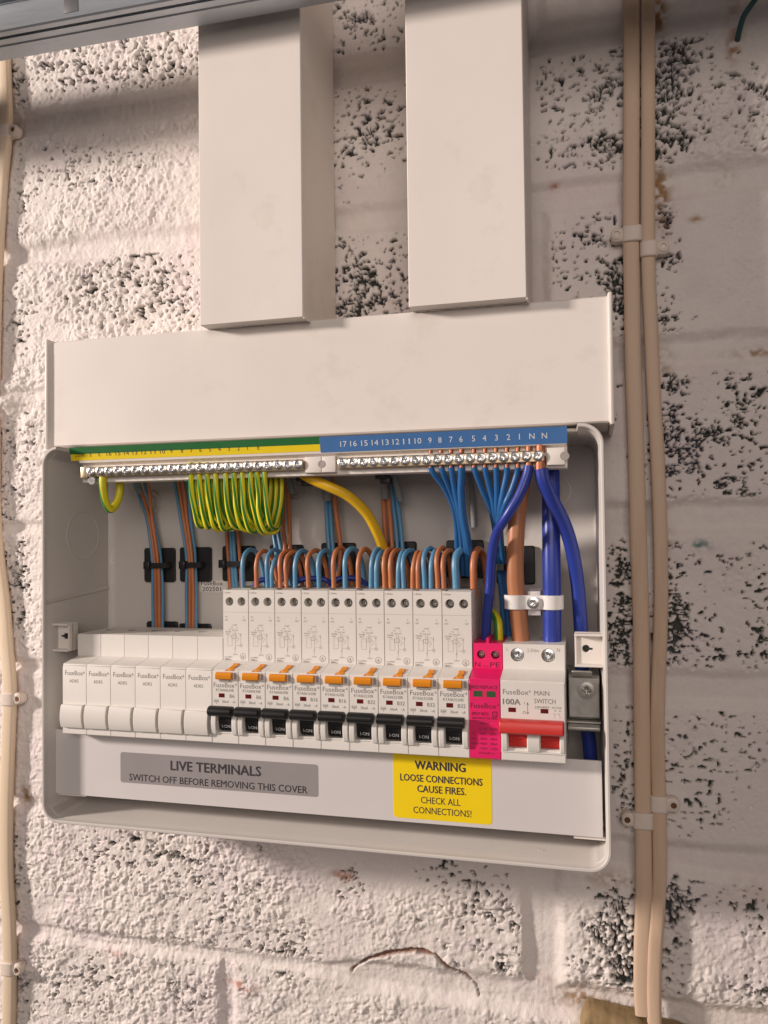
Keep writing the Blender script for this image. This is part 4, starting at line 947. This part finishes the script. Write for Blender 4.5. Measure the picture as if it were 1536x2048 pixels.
def ledge():
    rnd = random.Random(5); mb = MB(); rings = []
    top = [(1160, 2040), (1168, 2012), (1178, 2003), (1200, 2006), (1225, 2012), (1250, 2018), (1275, 2024), (1290, 2033), (1310, 2040), (1345, 2046), (1372, 2056), (1400, 2064), (1430, 2066), (1470, 2068), (1540, 2072), (1600, 2070)]
    Q = spline([np.array(P(a, b+2, 4)) for a, b in top], 6)  # front top edge
    for k, q in enumerate(Q):
        x, zt = q[0], q[2]; n1 = lambda s: rnd.uniform(-s, s)
        rings.append([(x, -1, zt+n1(.3)), (x, 5, zt+.4+n1(.4)), (x, 10, zt+n1(.4)), (x, 13+n1(.4), zt-.9+n1(.3)), (x, 15+n1(.5), zt-3), (x, 15.5+n1(.5), zt-6), (x, 15.5+n1(.6), zt-10), (x, 15.5+n1(.6), zt-16), (x, 15.5, zt-40), (x, -1, zt-40)])
    mb.loft(rings, True)
    single('stained_masonry_ledge', mb, 'ledge', 'rough yellow-brown stained masonry lump under the ends of the tan cables', 'ledge', P(1300, 2045, 8), smooth=60)
ledge()

# ------------------------------------------------------------------ wiring
def wire(label, pts, r, m, group=None, name='wire', cat='wire', stripe=None, raw=False, ends=(), n=12, twist=0, seg=6):
    Q = pts if raw else [P(px, py, d) for px, py, d in pts]
    mb = MB(); mb.tube(Q, r, n, stripe=stripe, twist=twist, seg=seg)
    mats = ['wlime', 'wgreen'] if stripe else m
    if not ends: return single(name, mb, mats, label, cat, Q[0], group, smooth=80)
    t = thing(name, label, cat, Q[0], group); part('insulation', mb, mats, t, smooth=80)
    for a, b, rr in ends:
        c = MB(); c.tube([a, b], rr, 10, seg=2); part('copper_end', c, 'copper', t, smooth=80)
    return t
ORD = ['first', 'second', 'third', 'fourth', 'fifth', 'sixth', 'seventh', 'eighth', 'ninth', 'tenth', 'eleventh']
POSB = ['first (leftmost)', 'second', 'third', 'fourth', 'fifth', 'sixth', 'seventh', 'eighth', 'ninth (rightmost)']
# loops that leave the tops of the breakers
loops = [(0, [(488, 'b', 1097, 1.55)], [(515, 'n', 1098, 1.5)]), (1, [(537, 'b', 1096, 1.4), (545, 'b', 1106, 1.4)], [(563, 'n', 1098, 1.4), (575, 'n', 1102, 1.4)]),
         (2, [(592, 'b', 1095, 1.6)], [(619, 'n', 1094, 1.55)]), (3, [(640, 'b', 1094, 1.6)], [(669, 'n', 1093, 1.55)]), (4, [(692, 'b', 1092, 1.7)], [(718, 'n', 1092, 1.65)]),
         (5, [(743, 'b', 1095, 1.6), (754, 'b', 1097, 1.6)], [(771, 'n', 1095, 1.6), (783, 'n', 1095, 1.6)]), (6, [(797, 'b', 1095, 1.6), (809, 'b', 1096, 1.6)], [(826, 'n', 1098, 1.6), (837, 'n', 1098, 1.6)]),
         (7, [(851, 'b', 1094, 1.6), (863, 'b', 1095, 1.6)], [(877, 'n', 1092, 1.6), (889, 'n', 1096, 1.6)]), (8, [(914, 'b', 1091, 2.5)], [(948, 'n', 1092, 2.3)])]
rn = random.Random(11)
for k, bl_, br_ in loops:
    for lst, colr, m in ((bl_, 'blue', 'wblue'), (br_, 'brown', 'wbrown')):
        for i, (px, _, py, r) in enumerate(lst):
            x = P(px, 1172, 35)[0]; zt = P(px, py, 30)[2]-r; q = rn.uniform(-1, 1); wdt = 3.6+r+rn.uniform(-1.2, 1.6); zt += rn.uniform(-.8, .8)
            pts = [(x, 36, 88), (x+q*.3, 36.5, 100), (x-.2+q*.8, 36, zt-9), (x+.6+q, 33.5, zt-2.6), (x+wdt*.42, 28, zt), (x+wdt*.75, 21.5, zt-3.2), (x+wdt, 17, zt-12), (x+wdt+.6, 14, 92), (x+wdt+1, 13, 76)]
            which = '' if len(lst) == 1 else ('left of two ' if i == 0 else 'right of two ')
            wire('%s%s wire%s looping above the %s breaker from the left' % (which, 'light blue' if colr == 'blue' else 'brown', '' if len(lst) == 1 else 's', ORD[k]), pts, r, m, 'blue and brown wire loops above the breakers', raw=True)
# risers on the back plate
def bundle(desc, lst, group):
    for lab, pts, r, m in lst: wire(lab+' '+desc, pts, r, m, group)
g = 'cable cores running up the back plate'
bundle('in the first cable bundle from the left, behind the blank modules', [
    ('left blue core', [(258, 940, 20), (272, 975, 14), (292, 1030, 9), (302, 1090, 8), (306, 1140, 9), (306, 1190, 8), (307, 1262, 8)], 1.25, 'wblue'),
    ('left brown core', [(270, 940, 22), (283, 985, 15), (297, 1030, 10), (306, 1090, 10), (311, 1140, 10.5), (312, 1190, 9), (313, 1262, 8)], 1.25, 'wbrown'),
    ('right brown core', [(290, 940, 22), (299, 985, 15), (303, 1030, 11), (312, 1090, 11), (317, 1140, 11), (318, 1190, 10), (319, 1262, 9)], 1.25, 'wbrown'),
    ('right blue core', [(281, 940, 20), (299, 1000, 12), (307, 1040, 9), (319, 1100, 8), (323, 1140, 8), (325, 1190, 8), (325, 1262, 8)], 1.25, 'wblue')], g)
bundle('in the second cable bundle from the left, behind the blank modules', [
    ('left blue core', [(346, 940, 20), (353, 985, 12), (362, 1040, 9), (372, 1100, 8), (374, 1140, 8.5), (373, 1190, 8), (374, 1262, 8)], 1.25, 'wblue'),
    ('left brown core', [(352, 940, 22), (360, 985, 14), (368, 1040, 10), (377, 1100, 10), (380, 1140, 10.5), (380, 1190, 9), (380, 1262, 8)], 1.25, 'wbrown'),
    ('right brown core', [(360, 940, 22), (368, 985, 15), (374, 1040, 11), (382, 1100, 11), (385, 1140, 11), (386, 1190, 10), (386, 1262, 9)], 1.25, 'wbrown'),
    ('right blue core', [(366, 940, 20), (376, 985, 12), (381, 1040, 9), (389, 1100, 8), (391, 1140, 8), (392, 1190, 8), (392, 1262, 8)], 1.25, 'wblue')], g)
bundle('in the third cable bundle from the left, under the striped earth loops', [
    ('left brown core', [(446, 940, 22), (449, 1000, 12), (453, 1060, 9), (457, 1120, 9), (461, 1190, 9)], 1.35, 'wbrown'),
    ('left blue core', [(455, 940, 22), (457, 1000, 12), (461, 1060, 9.5), (464, 1120, 10), (468, 1190, 9)], 1.35, 'wblue'),
    ('right blue core', [(463, 940, 22), (465, 1000, 12), (467, 1060, 9.5), (470, 1120, 10), (474, 1190, 9)], 1.35, 'wblue'),
    ('right brown core', [(470, 940, 22), (473, 1000, 12), (476, 1060, 9), (480, 1120, 9), (484, 1190, 9)], 1.35, 'wbrown')], g)
bundle('in the fourth cable bundle, right of the striped earth loops', [
    ('left blue core', [(541, 940, 22), (544, 1000, 14), (547, 1060, 12), (552, 1100, 14), (558, 1160, 14)], 1.45, 'wblue'),
    ('right blue core', [(551, 940, 22), (553, 1000, 14), (556, 1060, 12), (562, 1100, 14), (566, 1160, 14)], 1.45, 'wblue'),
    ('left brown core', [(565, 940, 24), (566, 1000, 16), (566, 1050, 14), (570, 1095, 16), (562, 1130, 20), (560, 1170, 22)], 1.45, 'wbrown'),
    ('right brown core', [(574, 940, 24), (577, 1000, 16), (579, 1050, 14), (580, 1095, 16), (577, 1130, 20), (572, 1170, 22)], 1.45, 'wbrown')], g)
bundle('in the fifth cable bundle, left of the yellow earth cable', [
    ('left blue core', [(648, 940, 22), (652, 1000, 14), (655, 1060, 12), (660, 1120, 14), (664, 1180, 14)], 1.45, 'wblue'),
    ('right blue core', [(657, 940, 22), (660, 1000, 14), (663, 1060, 12), (668, 1120, 14), (672, 1180, 14)], 1.45, 'wblue'),
    ('brown core', [(662, 940, 24), (668, 990, 16), (674, 1040, 14), (681, 1095, 14), (679, 1130, 16), (672, 1180, 18)], 1.7, 'wbrown')], g)
bundle('in the sixth cable bundle, just right of the yellow earth cable', [
    ('left brown core', [(764, 940, 24), (767, 1000, 16), (770, 1060, 14), (775, 1120, 16), (778, 1180, 16)], 1.6, 'wbrown'),
    ('right brown core', [(773, 940, 24), (777, 1000, 16), (782, 1060, 14), (786, 1120, 16), (790, 1180, 16)], 1.6, 'wbrown'),
    ('left blue core', [(780, 940, 24), (785, 1000, 14), (792, 1060, 12), (796, 1120, 14), (798, 1180, 14)], 1.5, 'wblue'),
    ('right blue core', [(785, 940, 24), (794, 1000, 14), (802, 1060, 12), (806, 1120, 14), (809, 1180, 14)], 1.5, 'wblue')], g)
# sheath ends
for lab, pts, r in (('slanted grey cable sheath end above the first cable bundle', [(255, 925, 30), (270, 955, 22), (281, 985, 16)], 2.2), ('grey cable sheath end above the fourth cable bundle', [(566, 930, 34), (576, 955, 26), (585, 985, 20)], 2.3),
                    ('grey cable sheath end above the fifth cable bundle', [(652, 930, 34), (654, 960, 26), (655, 998, 19)], 3.4), ('left grey cable sheath end above the sixth cable bundle', [(765, 935, 34), (768, 965, 26), (770, 995, 20)], 2.6),
                    ('right grey cable sheath end above the sixth cable bundle', [(782, 930, 34), (792, 965, 26), (801, 1000, 20)], 2.2), ('long grey cable sheath hanging between the two groups of blue wires', [(935, 930, 30), (944, 985, 18), (949, 1054, 14)], 2.1)):
    wire(lab, pts, r, 'sheath', 'grey cable sheaths', name='cable_sheath', cat='cable sheath')
# earth loops with stripes
xs = [381, 397, 413, 430, 450, 467, 483, 500, 513, 528]
for i, x in enumerate(xs):
    w_ = [34, 38, 44, 46, 50, 54, 50, 48, 46, 34][i]; dp = 1056+[0, 1, 2, 3, 1, 3, 6, 8, 7, 2][i]
    a = P(x, 935, 59)
    pts = [P(x, 925, 59), P(x+1, 950, 59), P(x+2, 985, 58), P(x+6, 1022, 56), P(x+15, dp-6, 52), P(x+w_*.6, dp, 45), P(x+w_*.9, dp-8, 41), P(x+w_, 1022, 39), P(x+w_+2, 980, 38), P(x+w_+1, 940, 36)]
    pts = pts[:2]+[(p[0]+rn.uniform(-.8, .8), p[1]+rn.uniform(-1.2, 1.2), p[2]+rn.uniform(-1.0, 1.0)) for p in pts[2:]]
    wire('%s green and yellow striped earth wire loop from the left, under the earth bar' % ORD[i], pts, 1.62, None, 'striped earth wire loops under the earth bar', raw=True, stripe=(0, 1, 2, 6, 7), n=12, twist=.07+.02*(i % 3),
         ends=((P(x, 888, 58.5), P(x, 905, 59), .9),))
for i, x in enumerate((389, 405, 422, 440, 459, 475, 491, 507, 520)):
    w_ = 36+6*math.sin(i*1.3); dp = 1050+4*math.sin(i*2.1)
    pts = [P(x, 940, 50), P(x+1, 985, 50), P(x+5, 1022, 48), P(x+14, dp-6, 45), P(x+w_*.55, dp, 40), P(x+w_*.85, dp-9, 36), P(x+w_*.95, 1020, 33), P(x+w_, 980, 31), P(x+w_, 940, 30)]
    wire('%s from the left of the striped earth wires half hidden behind the front loops' % ORD[i], pts, 1.55, None, 'striped earth wires behind the front loops', raw=True, stripe=(0, 1, 2, 6, 7), n=10, twist=.09)
for i, x in enumerate((540, 551, 562)):
    pts = [P(x, 940, 42), P(x+1, 975, 44), P(x-3, 1015, 46), P(x-14, 1050, 47), P(x-28, 1060, 45), P(x-38, 1044, 39), P(x-42, 1000, 33)]
    wire(['striped earth wire, inner one at the right end of the loop bunch', 'striped earth wire, middle one at the right end of the loop bunch', 'outermost striped earth wire at the right end of the loop bunch'][i], pts, 1.7, None, 'striped earth wire loops under the earth bar', raw=True, stripe=(0, 1, 2, 6, 7), twist=.06)
wire('thick striped earth link looping at the left end of the earth bar', [P(206, 950, 59), P(206, 975, 59), P(211, 1003, 57), P(221, 1019, 53), P(232, 1008, 48), P(239, 985, 45), P(240, 950, 44)], 2.6, None, None, raw=True, stripe=(3, 4, 5, 6, 7), name='earth_link', twist=.05,
     ends=((P(205, 938, 59), P(206, 953, 59), 1.6),))
wire('thick yellow earth cable curving down from the middle of the carrier', [(600, 944, 46), (622, 958, 47), (660, 974, 46), (698, 993, 42), (732, 1025, 36), (753, 1062, 30), (765, 1095, 24), (772, 1135, 18), (776, 1180, 14)], 3.25, 'wyellow', name='earth_cable', cat='cable', n=16)
# neutral wires
def nwire(lab, x, pts, r, m='wmid'):
    a = P(x, 930, 59.5)
    up = P(x, 893, 58.5)
    wire(lab, [P(x, 934, 59.5)]+[P(*q) for q in pts], r, m, 'bright blue neutral wires under the neutral bar', raw=True, ends=((P(x, 922, 59.5), P(x, 938, 59.5), min(r*.72, 2.2)), (P(x, 888, 58.6), P(x, 906, 59), min(r*.7, 2.0))), seg=8)
S6 = ' of four bright blue wires under numbers 9 to 6'
nwire('first (leftmost)'+S6, 861, [(868, 948, 58), (888, 975, 52), (905, 1010, 44), (913, 1050, 34), (914, 1090, 26), (915, 1140, 20)], 1.75)
nwire('second'+S6, 882, [(888, 950, 58), (902, 985, 50), (914, 1020, 44), (921, 1060, 36), (924, 1100, 28), (926, 1150, 20)], 1.75)
nwire('third'+S6, 902, [(905, 950, 58), (911, 985, 52), (921, 1030, 45), (930, 1075, 38), (934, 1110, 30), (936, 1150, 22)], 1.9)
nwire('fourth (rightmost)'+S6, 923, [(923, 950, 58), (922, 985, 54), (926, 1030, 48), (935, 1075, 40), (940, 1110, 30), (942, 1150, 22)], 2.2)
S5 = ' of five bright blue wires under numbers 5 to 1'
nwire('first (leftmost)'+S5, 948, [(953, 950, 58), (967, 985, 52), (982, 1020, 45), (989, 1055, 36), (993, 1100, 28), (1003, 1180, 24), (1008, 1270, 24)], 1.75)
nwire('second'+S5, 970, [(973, 950, 58), (982, 985, 53), (989, 1020, 47), (994, 1060, 36), (998, 1110, 27), (1008, 1190, 22), (1013, 1275, 22)], 1.75)
nwire('third'+S5, 992, [(993, 950, 58), (994, 985, 54), (994, 1020, 48), (998, 1060, 37), (1003, 1110, 27), (1012, 1190, 22), (1018, 1275, 22)], 1.75)
nwire('fourth'+S5, 1014, [(1013, 950, 58), (1006, 985, 56), (1000, 1020, 52), (999, 1060, 40), (1005, 1110, 27), (1014, 1190, 20), (1022, 1275, 20)], 1.75)
nwire('fifth (rightmost)'+S5, 1036, [(1033, 950, 58), (1023, 980, 57), (1010, 1010, 56), (1001, 1045, 46), (1005, 1110, 29), (1016, 1190, 21), (1025, 1275, 20)], 1.75)
wire('royal blue wire crossing in front of the brown tail down to the surge protector', [(1058, 932, 59.5), (1053, 955, 60), (1038, 992, 61), (1015, 1030, 60), (994, 1065, 54), (984, 1110, 46), (980, 1170, 42), (974, 1230, 40), (970, 1300, 38)], 2.9, 'wnavy', name='neutral_link', n=16,
     ends=((P(1058, 918, 59.5), P(1058, 936, 59.5), 2.2), (P(1058, 888, 58.6), P(1058, 906, 59), 2.0)))
wire('thick royal blue cable curving from the neutral bar end down behind the right lug', [(1082, 938, 58.5), (1088, 965, 58), (1104, 1000, 55), (1127, 1045, 48), (1143, 1095, 42), (1154, 1160, 38), (1160, 1230, 36), (1163, 1300, 32), (1166, 1380, 26), (1174, 1450, 26), (1180, 1500, 26), (1184, 1560, 26)], 4.1, 'wnavy', name='neutral_cable', cat='cable', n=18,
     ends=((P(1081, 912, 59), P(1081, 942, 59), 3.2), (P(1081, 886, 58.4), P(1081, 904, 59), 2.8)))
wire('thick royal blue meter tail running straight into the main switch under the white strap', [(1098, 900, 30), (1101, 950, 34), (1102, 1040, 38), (1103, 1130, 40), (1104, 1200, 40), (1104, 1290, 40)], 5.4, 'wnavy', name='meter_tail', cat='cable', n=20)
wire('thick brown meter tail running into the main switch under the white strap', [(1050, 900, 30), (1046, 950, 34), (1037, 1010, 38), (1032, 1070, 40), (1030, 1140, 40), (1034, 1200, 40), (1043, 1290, 40)], 5.2, 'wbrown2', name='meter_tail', cat='cable', n=20)
wire('short green and yellow earth wire entering the surge protector', [P(985, 1225, 25), P(994, 1238, 34), P(997, 1255, 38), P(998, 1300, 38)], 2.7, None, None, raw=True, stripe=(3, 4, 5, 6, 7, 8, 9))
for lab, pts in (('left royal blue link lying behind the first and second breakers', [(500, 1186, 22), (515, 1164, 20), (530, 1160, 18), (545, 1172, 16), (552, 1186, 14)]), ('middle royal blue link lying behind the third and fourth breakers', [(588, 1170, 24), (600, 1160, 20), (625, 1157, 18), (652, 1160, 16), (664, 1172, 14)]), ('right royal blue link lying behind the fifth breaker', [(664, 1166, 22), (680, 1157, 20), (704, 1156, 18), (722, 1160, 16), (735, 1172, 14)])):
    wire(lab, pts, 1.9, 'wnavy', 'royal blue links behind the breakers')

# strap over the two tails
def strap():
    a = P(1031, 1205, 40); b = P(1104, 1205, 40); mz = (P(1069, 1190, 46)[2]+P(1069, 1221, 46)[2])/2
    t = thing('cable_strap', 'white nylon strap with a screw holding the brown and blue tails', 'strap', ((a[0]+b[0])/2, 24, mz))
    def arc(cx, r, a0, a1, n=12): return [(cx+r*math.cos(math.radians(a0+(a1-a0)*k/n)), 40+r*math.sin(math.radians(a0+(a1-a0)*k/n))) for k in range(n+1)]
    mid = (a[0]+b[0])/2
    inn = arc(a[0], 5.6, 200, 30)+[(mid, 42.6)]+arc(b[0], 5.7, 150, -20); out = arc(a[0], 6.8, 200, 42)+[(mid-3, 44.4), (mid+3, 44.4)]+arc(b[0], 6.9, 138, -20)
    mb = MB(); prof = inn+out[::-1]
    # strip of quads between the inner and outer outline
    m_ = 28
    def res(pts, n):
        pts = [np.array(p) for p in pts]; L = [0]
        for i in range(1, len(pts)): L.append(L[-1]+np.linalg.norm(pts[i]-pts[i-1]))
        return [tuple(np.array([np.interp(L[-1]*k/n, L, [p[j] for p in pts]) for j in (0, 1)])) for k in range(n+1)]
    I = res(inn, m_); O_ = res(out, m_); z0, z1 = mz-4.2, mz+4.2
    rings = [[(I[k][0], I[k][1], z0), (O_[k][0], O_[k][1], z0), (O_[k][0], O_[k][1], z1), (I[k][0], I[k][1], z1)] for k in range(m_+1)]
    mb.loft(rings, True); part('strap', mb, 'nylon', t, smooth=50, bevel=.35)
    mb = MB(); mb.box(mid-3.4, mid+4.2, 12, 41.8, mz-8, mz+6.5, .6); part('strap_base', mb, 'cover', t)
    part('strap_screw', screw_mb(mid, mz, 3.5, 43.5, 47.0, rot=.7, dep=1.4), 'steel', t)
strap()

# adhesive tie mounts with ties
def tie_mount(px, py, lab, tie=None, w=12.4):
    c = P(px, py, 4); t = thing('cable_tie_mount', lab, 'cable tie mount', (c[0], 2.2, c[2]), 'black adhesive cable tie mounts on the back plate')
    mb = MB(); mb.prism_d(rrect(c[0]-w, c[0]+w, c[2]-w, c[2]+w, 1.8), 2.2, 4.8, ch=.7)
    part('pad', mb, 'black', t, smooth=30)
    mb = MB(); mb.prism_d([(c[0]-w+2, c[2]-.5), (c[0]-.5, c[2]-.5), (c[0]-.5, c[2]-w+2), (c[0]+.5, c[2]-w+2), (c[0]+.5, c[2]-.5), (c[0]+w-2, c[2]-.5), (c[0]+w-2, c[2]+.5), (c[0]+.5, c[2]+.5), (c[0]+.5, c[2]+w-2), (c[0]-.5, c[2]+w-2), (c[0]-.5, c[2]+.5), (c[0]-w+2, c[2]+.5)], 4.6, 6.0)
    part('rib', mb, 'black', t)
    if tie:
        a, b, dd = tie; A = P(a, py, dd); B = P(b, py, dd); mb = MB()
        pts = [(A[0], 5, c[2]), (A[0]-.3, dd-1.5, c[2]), (A[0]+1.4, dd, c[2]), (B[0]-1.4, dd, c[2]), (B[0]+.3, dd-1.5, c[2]), (B[0], 5, c[2])]
        mb.loft([[(x, d-.55, c[2]-1.9), (x, d+.55, c[2]-1.9), (x, d+.55, c[2]+1.9), (x, d-.55, c[2]+1.9)] for x, d, _ in pts], True)
        part('tie_band', mb, 'black', t, bevel=.2)
        mb = MB(); mb.box(A[0]-5.6, A[0]-.6, dd-5, dd-.4, c[2]-2.8, c[2]+2.8, .8); part('tie_head', mb, 'black', t, bevel=.3)
    return t
tie_mount(319, 1130, 'black tie mount behind the first cable bundle from the left, upper one', (299, 330, 13.6))
tie_mount(391, 1129, 'black tie mount behind the second cable bundle from the left, upper one', (370, 398, 13.6))
tie_mount(477, 1127, 'black tie mount behind the third cable bundle, right of the striped pair', (450, 490, 13.4))
tie_mount(573, 1125, 'black tie mount behind the wire loops of the second breaker')
tie_mount(677, 1122, 'black tie mount behind the wire loops of the fourth breaker')
tie_mount(797, 1120, 'black tie mount just right of the yellow cable foot')
tie_mount(930, 1118, 'black tie mount behind the last breaker and its thick loops')
tie_mount(1031, 1130, 'black tie mount behind the thick brown meter tail', (990, 1012, 34))
tie_mount(324, 1277, 'lower black tie mount showing just above the second blank module')
tie_mount(390, 1282, 'lower black tie mount showing just above the fourth blank module')
# ties round the cables close to the bars
for lab, px, py, d in (('black cable tie at the root of the yellow earth cable', 606, 955, 44), ('black cable tie round the grey sheaths under the neutral bar', 765, 950, 44)):
    c = P(px, py, d); mb = MB(); mb.box(c[0]-4.4, c[0]+3.2, d-6, d+2, c[2]-2.6, c[2]+4.4, .8); mb.box(c[0]-1.5, c[0]+4.6, d-8, d+.2, c[2]-5.4, c[2]-1.0, .6)
    single('cable_tie', mb, 'black', lab, 'cable tie', c, 'black ties under the bars', smooth=30)
